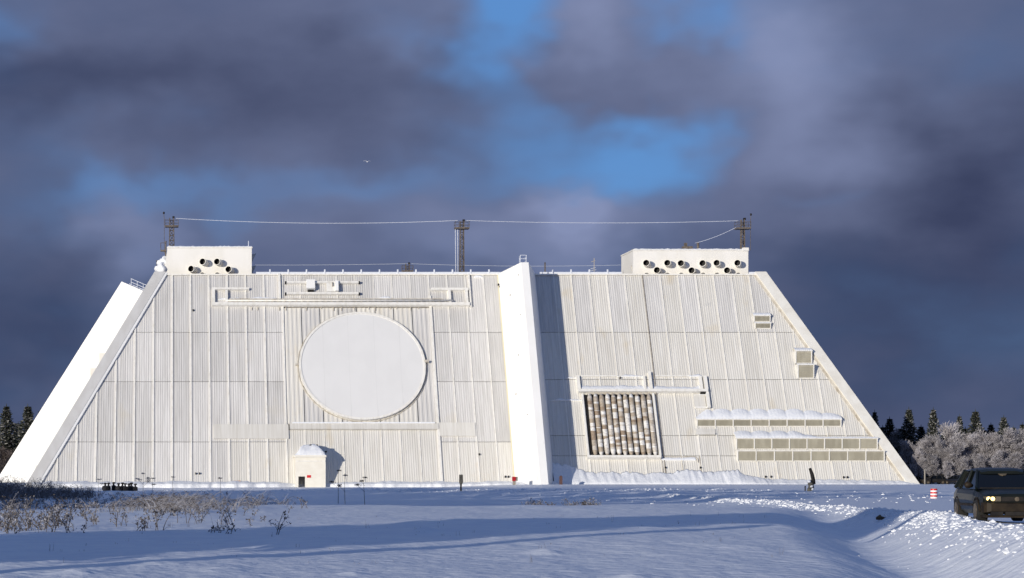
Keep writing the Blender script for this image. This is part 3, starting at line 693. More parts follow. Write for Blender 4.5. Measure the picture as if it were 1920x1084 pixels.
# ------------------------------------------------------------------ things on the roof
def PT(px, py, Y): return Vector(((px - PX0) / FPX * Y, Y, CAMH + (PY0 - py) / FPX * Y))
def mast(px, py_top, py_plat, zb, Y, label, w=.42, plat=1.15, side=0, drops=False):
    top = PT(px, py_top, Y); pl = PT(px, py_plat, Y).z; X = top.x
    m = thing('lattice_mast', (X, Y, zb), label, 'mast', 'lattice masts on the roof')
    for sx in (-1, 1):
        for sy in (-1, 1):
            b = MB(); b.tube([(X + sx * w, Y + sy * w, zb), (X + sx * w * .8, Y + sy * w * .8, top.z)], .085, 5); b.build('mast_leg', M['rust'], m)
    b = MB(); z = zb; k = 0
    while z < top.z - .6:
        z2 = min(z + .85, top.z)
        for a, c in (((-1, -1), (1, -1)), ((1, -1), (1, 1)), ((1, 1), (-1, 1)), ((-1, 1), (-1, -1))):
            if k % 2: a, c = c, a
            b.tube([(X + a[0] * w * .9, Y + a[1] * w * .9, z), (X + c[0] * w * .9, Y + c[1] * w * .9, z2)], .055, 4, False)
            b.tube([(X + a[0] * w * .9, Y + a[1] * w * .9, z2), (X + c[0] * w * .9, Y + c[1] * w * .9, z2)], .045, 4, False)
        z = z2; k += 1
    b.build('lattice_bracing', M['rust'], m)
    b = MB(); b.box(X - plat, X + plat, Y - plat * .8, Y + plat * .8, pl - .16, pl + .12); p = b.build('platform', M['rust'], m)
    b = MB()
    for sx in (-1, -.33, .33, 1):
        for sy in (-.8, .8): b.tube([(X + sx * plat, Y + sy * plat, pl), (X + sx * plat, Y + sy * plat, pl + 1.1)], .035, 4)
    for h in (.55, 1.1):
        b.tube([(X - plat, Y - plat * .8, pl + h), (X + plat, Y - plat * .8, pl + h), (X + plat, Y + plat * .8, pl + h), (X - plat, Y + plat * .8, pl + h), (X - plat, Y - plat * .8, pl + h)], .03, 4)
    b.build('guard_rail', M['rust'], p)
    b = MB(); b.box(X + .12, X + .5, Y - .3, Y + .2, top.z - .05, top.z + .3); b.build('mast_lamp', M['black'], m)
    if side:
        xs = X + side * plat * 1.12; b = MB(); b.tube([(xs, Y, zb + .3), (xs, Y, top.z - .3)], .045, 5); b.tube([(xs, Y, top.z - .3), (xs + side * .08, Y, top.z + .75)], .05, 5); b.build('whip_pole', M['rust'], m)
        bm = MB(); bm.tube([(xs + side * .08, Y, top.z + .68), (xs + side * .08, Y, top.z + .8), (xs + side * .08, Y, top.z + 1.0), (xs + side * .08, Y, top.z + 1.1)], [.08, .17, .17, .06], 8); bm.build('pole_beacon', M['black'], m)
    if drops:
        for dx in (-1.12, -.72):
            b = MB(); b.tube([(X + dx, Y, pl), (X + dx * .93, Y, zb + .3)], .05, 5); b.build('frosted_stay', M['frost'], m)
    return m
mast(322, 409, 424.5, 39.5, 403, 'rusty lattice mast at the left end roof house', side=-1)
mast(866, 415, 428, HT, 402, 'tallest rusty lattice mast, in the middle of the roof', w=.36, drops=True, plat=1.2)
mast(1392.5, 412, 428.5, 39.9, 402, 'rusty lattice mast on top of the right roof house', side=1, plat=1.2, w=.32)
mast(764, 495, 508.5, HT, 470, 'short rusty mast top behind the roof railing', w=.45, plat=1.1)
m = thing('service_stand', PT(303, 515, 405), 'small rusty service platform on a pole beside the left roof house', 'stand')
b = MB(); b.tube([PT(310, 514, 405), PT(311, 452, 405)], .14, 6); b.build('stand_pole', M['rust'], m)
for y in (470, 503):
    x0 = 301 if y < 480 else 293
    b = MB(); p = PT(x0, y, 405); q = PT(x0 + 11, y, 405); b.box(p.x, q.x, 404.5, 405.6, p.z - .15, p.z + .1)
    for xx in (p.x + .04, q.x - .04): b.tube([(xx, 404.6, p.z), (xx, 404.6, p.z + 1.3)], .05, 4)
    b.tube([(p.x, 404.6, p.z + 1.3), (q.x, 404.6, p.z + 1.3)], .05, 4); b.build('stand_platform', M['rust'], m)
def antenna(px, y0, y1, Y, label, r, m, arms=()):
    a, c = PT(px, y1, Y), PT(px, y0, Y); t = thing('roof_antenna', (a.x, Y, HT), label, 'antenna', 'small antennas on the roof')
    b = MB(); b.tube([(a.x, Y, HT), c], r, 5); b.build('antenna_pole', m, t)
    for f, l, mm in arms:
        z = a.z + (c.z - a.z) * f; b = MB(); b.tube([(a.x - l, Y, z - .1), (a.x + l * .4, Y, z + .12)], .05, 4); b.build('antenna_arm', mm, t)
antenna(1022, 492, 515, 400, 'thin rust-brown pole just right of the central fin', .13, M['rust'])
antenna(1114, 484, 515, 401, 'grey aerial with snowy crossarms between fin and right roof house', .06, M['dirty'], ((.25, .9, M['frost']), (.38, .6, M['frost']), (.8, .5, M['dirty'])))
antenna(466, 452, 466, 402, 'short white aerial at the right end of left roof house', .07, M['frost'])
def wire(pts, r, label):
    b = MB(); V = []
    for (p, q, sag) in pts:
        for i in range(17):
            t = i / 16; v = p.lerp(q, t) - Vector((0, 0, sag * 4 * t * (1 - t))); V.append(v)
    b.tube(V, r * .55, 5); tag(b.build('frosted_cable', M['frost'], None), label, 'cable', 'frosted cables above the roof')
wire([(PT(330, 409.5, 403), PT(858, 413.5, 402), .65)], .07, 'frosted white cable from the left mast to the middle mast')
wire([(PT(874, 413.5, 402), PT(1384, 414, 402), .4)], .065, 'frosted white cable from the middle mast to the right mast')
wire([(PT(478, 497, 470), PT(760, 494.5, 470), .1), (PT(768, 494.5, 470), PT(1164, 497, 470), .35)], .05, 'faint low cable just above the roof railing')
wire([(PT(1303, 456, 402), PT(1379, 427, 402), .25)], .06, 'short slanting cable down from the right mast')

# ------------------------------------------------------------------ entrance hut
H = thing('entrance_hut', (FX(582, 905), 377, 0), 'small cream entrance hut with snowy roof and open black doorway', 'hut')
Yf = 376.4; hx0, hx1 = PT(554, 0, Yf).x, PT(610.5, 0, Yf).x; hz1 = PT(0, 857, Yf).z; dx0, dx1 = PT(559.5, 0, Yf).x, PT(572, 0, Yf).x; dz = PT(0, 893.5, Yf).z; dz0 = -.6
b = MB(); T = .3
b.box(hx0, dx0, Yf, Yf + T, -1, hz1); b.box(dx1, hx1, Yf, Yf + T, -1, hz1); b.box(dx0, dx1, Yf, Yf + T, dz, hz1); b.box(dx0, dx1, Yf, Yf + T, -1, dz0)
b.box(hx0, hx0 + T, Yf + T, 386, -1, hz1); b.box(hx1 - T, hx1, Yf + T, 386, -1, hz1); b.build('wall', M['cream'], H)
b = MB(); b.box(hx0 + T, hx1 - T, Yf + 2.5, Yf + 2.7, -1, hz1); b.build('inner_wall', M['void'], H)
b = MB(); b.box(hx0 - .25, hx1 + .1, Yf - .25, 388, hz1, hz1 + .3); rf = b.build('roof_slab', M['cream'], H)
b = MB(); b.box(hx0 + .1, hx1 - .05, Yf - .1, Yf, hz1 - .75, hz1 - .55); b.build('cornice', M['rib'], H)
sy_, sz_ = 26, 22; vs = []; fs = []
for i in range(sz_ + 1):
    for j in range(sy_ + 1):
        u = j / sy_ * 2 - 1; w = i / sz_; x = (hx0 + hx1) / 2 + u * (hx1 - hx0 + .5) / 2 * (1 - .36 * min(1, w * 4.5))
        prof = (1 - abs(u) ** 5) ** .6 if abs(u) < 1 else 0
        z = hz1 + .3 + (min(1, w * 4.5 + .1) ** .8 * 1.75 if i else -.04) * prof + (.35 if i else 0) * float(fbm(np.array([x * 1.4]), np.array([w * 6 + 2]), 3)[0]) * prof
        vs.append((x, Yf - .25 + w * 8, z))
for i in range(sz_):
    for j in range(sy_): k = i * (sy_ + 1) + j; fs.append((k, k + 1, k + sy_ + 2, k + sy_ + 1))
b = MB(); b.add(vs, fs); b.build('roof_snow', M['snow_cap'], H, smooth=True)
b = MB(); p, q = PT(575.5, 895.8, Yf), PT(583, 891, Yf); b.box(p.x, q.x, Yf - .06, Yf, p.z, q.z); b.build('red_sign', M['red'], H)
for i, (lx, ly) in enumerate(((582, 835), (594, 835), (611, 847))):
    p = PT(lx, ly, 378); b = MB(); b.tube([p + Vector((0, .6, -.3)), p], .05, 5); b.box(p.x - .16, p.x + .16, p.y - .35, p.y, p.z - .13, p.z + .13); b.build('floodlight', M['black'], H)
t = thing('hydrant_cabinet', (FX(965, 897), 370, 0), 'small dark red cabinet at the foot of the central fin', 'cabinet')
p, q = PT(961, 902, 369), PT(967, 894, 369); b = MB(); b.box(p.x, q.x, 369, 369.6, p.z, q.z); b.build('cabinet_body', M['ruby'], t)
b = MB(); b.box(q.x, q.x + .35, 369.1, 369.5, p.z, q.z); b.build('cabinet_side', M['wood'], t); b = MB(); b.box(p.x + .1, q.x, 369.1, 369.5, -.6, p.z); b.build('cabinet_leg', M['wood'], t)
p = PT(1052, 903, 371); b = MB(); b.box(p.x - .22, p.x + .22, 371, 371.4, p.z - 1.2, p.z + .75); b.prism([(p.x - .26, 370.9, p.z + .75), (p.x + .26, 370.9, p.z + .75), (p.x, 370.9, p.z + .95)], (0, .6, 0))
tag(b.build('utility_post', mat('brown_post', (.10, .05, .045), .7), None), 'short brown post in the shadow right of the central fin', 'post')

# ------------------------------------------------------------------ posts, barrel
def gzf(x, y): return float(gz(np.array([x]), np.array([y]))[0])
Y = 240.; X = PT(864.5, 0, Y).x; zb = gzf(X, Y)
t = thing('sign_post', (X, Y, zb), 'dark paddle shaped sign on a thin post in front of the building', 'sign post')
zt = PT(0, 890, Y).z; zm = PT(0, 905, Y).z; zn = PT(0, 909, Y).z
b = MB(); b.prism([(X - .2, Y, zm), (X - .09, Y, zn), (X + .09, Y, zn), (X + .2, Y, zm), (X + .19, Y, zt), (X - .19, Y, zt)], (0, .06, 0)); b.build('sign_board', M['post'], t)
b = MB(); b.box(X - .085, X + .085, Y + .0605, Y + .14, zb - .4, zt - .3); b.build('post', M['black'], t)
X = PT(1521, 0, Y).x; zb = gzf(X, Y) - .1
t = thing('bent_marker', (X, Y, zb), 'bent black stake rising from a snow-spotted stump', 'stake')
b = MB(); b.tube([PT(1526, 908, Y), PT(1525, 900, Y), PT(1522.5, 889, Y), PT(1518.5, 878, Y)], [.19, .2, .19, .14], 8); b.build('stake', M['black'], t, smooth=True)
rr = random.Random(3); b = MB()
for i in range(7): p = PT(1518.5 + rr.uniform(-1, 7), 905 + i * 2.6, Y); b.tube([p + Vector((-.2, 0, -.28)), p, p + Vector((.12, .1, .25))], [.1, .26, .08], 7)
b.build('stump', M['post'], t)
for x, y in ((1522, 912), (1524, 917), (1521.5, 922.5), (1518, 903)):
    p = PT(x, y, Y - .3); b = MB(); b.tube([p - Vector((.14, 0, .08)), p, p + Vector((.12, 0, .07))], [.05, .13, .05], 7); b.build('snow_clump', M['snow_cap'], t, smooth=True)
X = PT(1510, 0, Y).x; b = MB(); b.box(X - .05, X + .05, Y, Y + .1, -.3, PT(0, 911, Y).z); tag(b.build('marker_peg', M['black'], None), 'tiny dark peg beside the bent black stake', 'peg')
Y = 168.; X = PT(1751, 0, Y).x; zb = PT(0, 937.5, Y).z; zt = PT(0, 916.5, Y).z; R = .245
t = thing('traffic_barrel', (X, Y, zb), 'small red and white striped barrel in the snow by the road', 'barrel')
for i in range(7):
    z0 = zb + (zt - zb) * i / 7; z1 = zb + (zt - zb) * (i + 1) / 7; r = R * (1.04 - .05 * i / 7)
    b = MB(); b.tube([(X, Y, z0 - .002), (X, Y, z0 + .02), (X, Y, z1 - .02), (X, Y, z1 - .003)], [r * .97, r, r * .995, r * .965], 20); b.build('red_band' if i % 2 == 0 else 'white_band', M['red'] if i % 2 == 0 else M['white'], t, smooth=False)
b = MB(); b.tube([(X, Y, zt), (X, Y, zt + .03)], [R * .9, R * .7], 16); b.build('barrel_lid', M['dirty'], t)
for i, (px, yt, lab) in enumerate(((1734, 880, 'taller grey wooden pole near the right foot of the building'), (1712, 882, 'shorter grey wooden pole at the right corner of the building'))):
    Y = 376. if i == 0 else 388; a = PT(px, yt, Y); b = MB(); b.tube([(a.x, Y, -.4), a], [.13, .11], 7); tag(b.build('wooden_pole', M['wood'], None), lab, 'pole', 'grey wooden poles')

# ------------------------------------------------------------------ cars
M['paint'] = mat('shaded_green_car_paint', (.006, .009, .008), .3, (.011, .013, .010), 2, spec=.25)  # green deepened to near black to stand in for shade on the car
M['grime_sunbrown'] = mat('sunbrown_grimy_plastic', (.016, .011, .007), .6, (.030, .021, .012), 5, spec=.2)  # grime, with the low sun's brown cast mixed into the colour
M['glass'] = mat('dark_car_glass', (.004, .005, .006), .06, spec=.2)
M['tyre'] = mat('tyre_rubber', (.014, .013, .012), .85)
M['rim'] = mat('dirty_rim', (.16, .13, .09), .45, (.08, .06, .04), 6)
M['lampglass'] = mat('headlamp_glass', (.10, .085, .06), .2)
M['lamp_on'] = emit('lit_headlamp', (1.0, .72, .28), 2.2)
M['tail'] = mat('red_tail_lamp', (.5, .02, .03), .3)
def make_car(name, loc, rz, paint, label, lit, detail=True, group=None):
    c = thing(name, loc, label, 'car', group, rz); L = 2.05; Wd = .865
    def part(nm, b, m, p=None, sm=False): return b.build(nm, m, p or c, smooth=sm, world=False)
    def loft(st, ring_fn):
        b = MB(); rings = [ring_fn(*q) for q in st]; n = len(rings[0]); vs = [p for r in rings for p in r]; fs = []
        for i in range(len(rings) - 1): fs += [(i * n + j, i * n + (j + 1) % n, (i + 1) * n + (j + 1) % n, (i + 1) * n + j) for j in range(n)]
        fs += [tuple(range(n - 1, -1, -1)), tuple((len(rings) - 1) * n + j for j in range(n))]; b.add(vs, fs); return b
    def lower(y, w, zb, zs, zt):
        return [(-w * .86, y, zb), (-w * .97, y, zb + .10), (-w, y, zs - .16), (-w * .985, y, zs), (-w * .92, y, zs + (zt - zs) * .65), (-w * .76, y, zt), (-w * .3, y, zt + .025),
                (w * .3, y, zt + .025), (w * .76, y, zt), (w * .92, y, zs + (zt - zs) * .65), (w * .985, y, zs), (w, y, zs - .16), (w * .97, y, zb + .10), (w * .86, y, zb)]
    body = part('body', loft([(-2.02, Wd * .86, .36, .72, .86), (-1.9, Wd * .95, .27, .74, .93), (-1.4, Wd, .24, .76, .95), (-.4, Wd, .23, .76, .94), (.75, Wd, .23, .74, .92), (.95, Wd * .995, .24, .70, .89),
                 (1.55, Wd * .98, .24, .67, .835), (1.86, Wd * .955, .24, .63, .785), (1.98, Wd * .91, .24, .60, .745), (2.03, Wd * .87, .26, .56, .69)], lower), paint)
    def cab(y, w, z): return [(-w, y, .9), (-w * .98, y, min(z, 1.0)), (-w * .9 if z > 1.2 else -w * .96, y, z), (w * .9 if z > 1.2 else w * .96, y, z), (w * .98, y, min(z, 1.0)), (w, y, .9)]
    def roofring(y, w, z): return [(-w, y, z - .07), (-w * .93, y, z - .02), (-w * .6, y, z + .015), (w * .6, y, z + .015), (w * .93, y, z - .02), (w, y, z - .07)]
    cb_ = MB(); wt, wb = .60, .80
    G = loft([(-1.78, .76, .93), (-1.46, .69, 1.33), (.12, .69, 1.37), (1.0, .77, .90)], lambda y, w, z: [(-w, y, .88), (-w, y, z - .0), (w, y, z), (w, y, .88)])
    # glasshouse: tapered block of dark glass with body-colour pillars and roof
    b = MB(); b.hexa([(-.80, -1.80, .9), (.80, -1.80, .9), (.80, 1.02, .88), (-.80, 1.02, .88), (-.61, -1.42, 1.36), (.61, -1.42, 1.36), (.61, .18, 1.385), (-.61, .18, 1.385)]); gh = part('windows', b, M['glass'])
    rf = part('roof', loft([(-1.62, .52, 1.34), (-1.40, .62, 1.41), (-.6, .645, 1.445), (.0, .635, 1.43), (.20, .61, 1.40), (.34, .58, 1.35)], roofring), paint)
    for sx in (-1, 1):
        for (p, q, r) in (((sx * .795, 1.0, .9), (sx * .615, .2, 1.38), .04), ((sx * .81, -.25, .92), (sx * .635, -.3, 1.38), .045), ((sx * .805, -1.25, .92), (sx * .63, -1.1, 1.38), .07), ((sx * .78, -1.78, .92), (sx * .60, -1.42, 1.36), .06)):
            b = MB(); b.tube([p, q], r, 6); part('pillar', b, paint)
        b = MB(); b.tube([(sx * .84, .72, .97), (sx * .93, .74, .99), (sx * 1.0, .73, 1.0), (sx * 1.03, .70, 1.0)], [.04, .085, .095, .05], 8); part('mirror', b, M['grime_sunbrown'], None, True)
        for wy in (1.22, -1.25):
            b = MB(); b.tube([(sx * .60, wy, .31), (sx * .64, wy, .31), (sx * .85, wy, .31), (sx * .875, wy, .31)], [.28, .315, .315, .28], 22); w_ = part('wheel', b, M['tyre'], None, False)
            b = MB(); b.tube([(sx * .80, wy, .31), (sx * .884, wy, .31), (sx * .892, wy, .31)], [.2, .205, .08], 16); part('rim', b, M['rim'], w_)
            b = MB(); vs = []; k = 14
            for j in range(k + 1):
                a = math.pi * j / k; vs += [(sx * .868, wy + .37 * math.cos(a), .31 + .37 * math.sin(a)), (sx * .868, wy + .33 * math.cos(a), .31 + .33 * math.sin(a)), (sx * .70, wy + .37 * math.cos(a), .31 + .37 * math.sin(a))]
            fs = []
            for j in range(k): fs += [(3 * j, 3 * j + 1, 3 * j + 4, 3 * j + 3), (3 * j, 3 * j + 3, 3 * j + 5, 3 * j + 2)]
            b.add(vs, fs); part('wheel_arch', b, M['grime_sunbrown'])
        b = MB(); b.hexa([(sx * .40, 2.06, .575), (sx * .76, 2.00, .575), (sx * .80, 1.86, .575), (sx * .40, 1.9, .575), (sx * .40, 2.05, .70), (sx * .76, 1.985, .705), (sx * .80, 1.85, .70), (sx * .40, 1.9, .70)]); hl = part('headlight', b, M['lampglass'])
        if lit and sx > 0:
            for lx in (.60, .70):
                b = MB(); y_ = 2.06 - (lx - .40) * .17; b.tube([(lx, y_ - .05, .64), (lx, y_ + .012, .64), (lx, y_ + .02, .64)], [.055, .055, .02], 12); part('lamp_bulb', b, M['lamp_on'], hl)
        b = MB(); b.box(sx * .62 - .1, sx * .62 + .1, -2.035, -1.95, .62, .82); part('tail_light', b, M['tail'])
        b = MB(); b.box(sx * .872 - .01, sx * .872 + .01, -1.9 + .95, .8, .44, .50); part('side_strip', b, M['grime_sunbrown'])
    b = MB(); b.box(-.385, .385, 1.95, 2.055, .575, .69); gr = part('grille', b, M['black'])
    b = MB(); b.tube([(0, 2.05, .632), (0, 2.075, .632)], [.06, .055], 14); part('emblem', b, M['rim'], gr)
    bp = part('bumper', loft([(1.80, Wd * .985, .28, .42, .54), (2.00, Wd * .95, .28, .42, .545), (2.09, Wd * .88, .29, .42, .54), (2.14, Wd * .76, .32, .41, .51)], lambda y, w, a, z, zt: [(-w, y, a), (-w, y, zt), (w, y, zt), (w, y, a)]), M['grime_sunbrown'])
    for x0, x1 in ((-.66, -.36), (-.30, .30), (.36, .66)):
        b = MB(); b.box(x0, x1, 2.0, 2.12, .21, .315); part('air_intake', b, M['black'], bp)
    b = MB(); b.box(-.80, .80, 1.5, 2.08, .15, .215); part('chin_spoiler', b, M['grime_sunbrown'], bp)
    b = MB(); b.tube([(0, .33, 1.30), (0, .30, 1.22)], [.12, .10], 8); part('rear_view_mirror', b, M['rim'], gh)
    for sx in (-.36, .36):
        b = MB(); b.box(sx - .22, sx + .22, -.35, -.25, .85, 1.22); part('seat_back', b, M['black'], gh)
    b = MB(); b.box(-.72, .72, 1.0, 1.06, .90, .93); part('wiper_cowl', b, M['black'])
    return c
cy = 62.5; cxx = PT(1874, 0, cy).x
make_car('car', (cxx, cy, gzf(cxx, cy) - .0), math.radians(172.5), M['paint'], 'dark green hatchback with one lit headlamp at the right edge of the photo', True)
make_car('parked_car', (PT(1750, 0, 379).x, 379, 0), math.radians(95), M['black'], 'black car parked in front of the frosted trees, left of the red-lit one', False, group='cars parked by the trees')
make_car('parked_car', (PT(1793, 0, 377).x, 377, 0), math.radians(20), mat('dark_blue_paint', (.012, .014, .022), .3), 'dark parked car with a red tail lamp beside the frosted trees', False, group='cars parked by the trees')

# ------------------------------------------------------------------ people behind the ridge
def person_mesh(seed):
    r = random.Random(seed); sw = r.uniform(.95, 1.08); arm = r.uniform(-.05, .12); bend = r.uniform(-.03, .03)
    J = {'pel': (0, 0, .93), 'spi': (0, bend, 1.15), 'che': (0, bend, 1.36), 'nec': (0, bend * 1.2, 1.50), 'hed': (0, bend - .02, 1.60), 'top': (0, bend - .01, 1.74)}
    for n, s_ in (('l', -1), ('r', 1)):
        J.update({'sh' + n: (s_ * .19 * sw, bend, 1.40), 'el' + n: (s_ * .27 * sw, bend + .03, 1.12), 'wr' + n: (s_ * (.25 - arm), bend - .12, .90 + arm), 'ha' + n: (s_ * (.23 - arm), bend - .17, .84 + arm),
                  'hi' + n: (s_ * .10, 0, .88), 'kn' + n: (s_ * .12, -.03, .49), 'an' + n: (s_ * .13, .02, .09), 'to' + n: (s_ * .15, -.17, .045)})
    R = {'pel': .19, 'spi': .19, 'che': .20, 'nec': .075, 'hed': .105, 'top': .085}
    for n in 'lr': R.update({'sh' + n: .105, 'el' + n: .075, 'wr' + n: .052, 'ha' + n: .045, 'hi' + n: .125, 'kn' + n: .085, 'an' + n: .065, 'to' + n: .05})
    ks = list(J); E_ = [('pel', 'spi'), ('spi', 'che'), ('che', 'nec'), ('nec', 'hed'), ('hed', 'top')]
    for n in 'lr': E_ += [('che', 'sh' + n), ('sh' + n, 'el' + n), ('el' + n, 'wr' + n), ('wr' + n, 'ha' + n), ('pel', 'hi' + n), ('hi' + n, 'kn' + n), ('kn' + n, 'an' + n), ('an' + n, 'to' + n)]
    me = bpy.data.meshes.new('person'); me.from_pydata([J[k] for k in ks], [(ks.index(a), ks.index(c)) for a, c in E_], [])
    o = bpy.data.objects.new('person', me); COL.objects.link(o)
    md = o.modifiers.new('skin', 'SKIN'); sv = me.skin_vertices[0].data
    for i, k in enumerate(ks): sv[i].radius = (R[k], R[k] * .85); sv[i].use_root = (k == 'pel')
    o.modifiers.new('sub', 'SUBSURF').levels = 1; o.modifiers['sub'].render_levels = 1
    dg = bpy.context.evaluated_depsgraph_get(); m2 = bpy.data.meshes.new_from_object(o.evaluated_get(dg)); bpy.data.objects.remove(o)
    m2.materials.clear(); m2.materials.append(M['cloth']); m2.polygons.foreach_set('use_smooth', [True] * len(m2.polygons)); return m2
PM = [person_mesh(i) for i in range(3)]
hb = MB(); hb.tube([(0, -.01, 1.68), (0, -.01, 1.76), (0, -.01, 1.83), (0, -.01, 1.86)], [.15, .16, .13, .05], 10); HM = hb.mesh('hat', M['black'], True)
cb2 = MB(); cb2.tube([(0, 0, .70), (0, 0, .95), (0, 0, 1.2), (0, 0, 1.42), (0, 0, 1.47)], [.22, .20, .21, .20, .11], 10); CM = cb2.mesh('coat', M['cloth'], True)
words = ['leftmost person of the dark-clad group behind the snow ridge', 'second person from the left in the dark-clad group', 'person standing alone with gaps on both sides in the dark-clad row',
         'fourth dark-clad person from the left behind the ridge', 'fifth dark-clad person from the left, middle of the trio', 'sixth dark-clad person from the left, right of the trio', 'seventh dark-clad person from the left, in the last cluster', 'eighth dark-clad person from the left, tallest in the last cluster', 'rightmost person of the dark-clad group behind the snow ridge']
for i, px in enumerate((197.3, 203.5, 213.6, 222.3, 229.8, 235.3, 241.8, 246.3, 254.2)):
    Y = 300 + (i * 37 % 5) * .5; X = PT(px, 0, Y).x; hgt = (905.5, 905, 904.3, 906, 905, 906.3, 906.6, 905, 907)[i]
    sc_ = (1.0, 1.02, 1.0, .98, 1.03, .97, .98, 1.04, .95)[i]; zt = PT(0, hgt, Y).z; zb = zt - 1.84 * sc_
    o = bpy.data.objects.new('person', PM[i % 3]); COL.objects.link(o); o.location = (X, Y, zb); o.scale = (sc_ * 1.4, sc_ * 1.4, sc_ * 1.1); o.rotation_euler = (0, 0, (i * 2.1) % 6.28)
    o.location.z = zt - 1.84 * sc_ * 1.1
    tag(o, words[i], 'person', 'people behind the snow ridge')
    for nm, me in (('hat', HM), ('coat', CM)):
        q = bpy.data.objects.new(nm, me); COL.objects.link(q); q.parent = o

# ------------------------------------------------------------------ trees
M['needle'] = mat('spruce_needles', (.030, .040, .028), .8, (.055, .062, .045), 1.5, rnd=.35)
M['needle_snow'] = mat('snowy_needles', (.36, .36, .36), .8, (.16, .16, .15), 1.1)
M['bark'] = mat('bark', (.10, .085, .075), .9, (.06, .05, .045), 4)
M['frosted'] = mat('frosted_twigs', (.57, .545, .57), .85, (.31, .285, .295), .55, lo=.35, hi=.65, rnd=.3)
M['twig'] = mat('bare_twigs', (.155, .125, .115), .9, (.10, .08, .075), .7)
def spruce_mesh(seed, h=15.0, R=2.9):
    r = random.Random(seed); b = MB(); z = 1.2
    while z < h - .15:
        f = z / h; rad = R * (1 - f) ** .85 * r.uniform(.78, 1.12) + .12; nb = max(4, int(11 - 5 * f))
        a0 = r.random() * 6.28
        for i in range(nb):
            a = a0 + 6.283 * i / nb + r.uniform(-.3, .3); L = rad * r.uniform(.7, 1.15); d = Vector((math.cos(a), math.sin(a), 0)); sd = Vector((-d.y, d.x, 0)); droop = r.uniform(.25, .5)
            ns = max(2, int(L / .33))
            for q in range(ns):
                t = (q + .6) / ns; c = d * (L * t) + Vector((0, 0, z - droop * L * t * t + .12 * L * t))
                w = (.26 + .55 * L * (1 - t) * .5) * r.uniform(.7, 1.3); ln = .55 * r.uniform(.7, 1.2)
                for s_ in (-1, 1):
                    b.mi = 1 if r.random() < .30 else 0
                    tip = c + sd * (s_ * w) + d * (.22 * ln) + Vector((0, 0, -.28 * ln * r.uniform(.4, 1.6)))
                    b.add([c - d * .14, tip, c + d * .26 + Vector((0, 0, -.05)), c + sd * (s_ * w * .4) + Vector((0, 0, -.34 * r.uniform(.5, 1.3)))], [(0, 1, 2), (0, 3, 1)])
        z += .34 * (1.15 - .45 * f)
    b.mi = 0; b.tube([(0, 0, h - .9), (0, 0, h + .25)], [.1, .02], 4)
    t = MB(); t.tube([(0, 0, -.6), (0, 0, h * .5), (0, 0, h - .5)], [.2, .13, .03], 7)
    return b.mesh('crown', [M['needle'], M['needle_snow']]), t.mesh('trunk', M['bark'])
def birch_mesh(seed, h=10.5, R=3.0, mats=None, wide=1.0):
    r = random.Random(seed); t = MB(); b = MB(); tips = []
    top = Vector((r.uniform(-.5, .5), r.uniform(-.5, .5), h * .8)); t.tube([(0, 0, -.6), top * .5 + Vector((.15, 0, 0)), top], [.16, .11, .03], 6)
    for i in range(26):
        f = r.uniform(.18, .95); p = top * f; a = r.random() * 6.28; ln = R * (1.1 - .55 * f) * r.uniform(.6, 1.05); el = r.uniform(.45, 1.15)
        d = Vector((math.cos(a) * math.cos(el), math.sin(a) * math.cos(el), math.sin(el))); m_ = p + d * ln * .55; q = p + d * ln + Vector((0, 0, .25 * ln))
        t.tube([p, m_, q], [.055, .035, .012], 4, False); tips += [(m_, d), (q, d), (p.lerp(m_, .6), d)]
        for k in range(4):
            d2 = (d + Vector((r.uniform(-.8, .8), r.uniform(-.8, .8), r.uniform(-.2, .7)))).normalized(); st = p.lerp(q, r.uniform(.35, .95)); e2 = st + d2 * ln * r.uniform(.3, .6)
            t.tube([st, e2], [.022, .008], 3, False); tips += [(e2, d2), (st.lerp(e2, .5), d2)]
    for p, d in tips:
        for k in range(26):
            g_ = Vector((r.gauss(0, 1), r.gauss(0, 1), r.gauss(0, 1))).normalized(); dd = (d * .9 + g_ * .9 + Vector((0, 0, .35))).normalized()
            o_ = p + g_ * r.uniform(0, .55) * wide; l = r.uniform(.3, .8); s_ = dd.cross(Vector((r.uniform(-1, 1), r.uniform(-1, 1), r.uniform(-1, 1)))).normalized() * r.uniform(.018, .042)
            e_ = o_ + dd * l; mid = o_ + dd * l * .5
            b.add([o_ - s_ * .4, o_ + s_ * .4, mid + s_, e_ + Vector((0, 0, -.1 * l)), mid - s_], [(0, 1, 2, 4), (4, 2, 3)])
    return b.mesh('crown', mats or M['frosted']), t.mesh('trunk', M['bark'])
SP = [spruce_mesh(s_) for s_ in (1, 2, 3)]
BI = [birch_mesh(s_) for s_ in (11, 12, 13, 14)]
BU = [birch_mesh(21, 7.0, 2.8, M['twig'], 1.3)]
def tree(name, meshes, loc, sxy, sz, rz, label, cat, group):
    t = thing(name, loc, label, cat, group, rz); t.scale = (sxy, sxy, sz)
    for nm, me in zip(('crown', 'trunk'), meshes):
        o = bpy.data.objects.new(nm, me); COL.objects.link(o); o.parent = t
    return t
def tree_px(name, meshes, px, pyt, Y, base_h, wx, label, cat, group, rz=0.):
    p = PT(px, pyt, Y); s_ = p.z / base_h; tree(name, meshes, (p.x, Y, 0), s_ * wx, s_, rz, label, cat, group)
ords = ['first', 'second', 'third', 'fourth', 'fifth', 'sixth', 'seventh', 'eighth', 'ninth', 'tenth', 'eleventh', 'twelfth', 'thirteenth', 'fourteenth', 'fifteenth', 'sixteenth', 'seventeenth', 'eighteenth', 'nineteenth', 'twentieth', 'twenty-first', 'twenty-second', 'twenty-third', 'twenty-fourth', 'twenty-fifth']
g_ = 'snow dusted spruces right of the building'
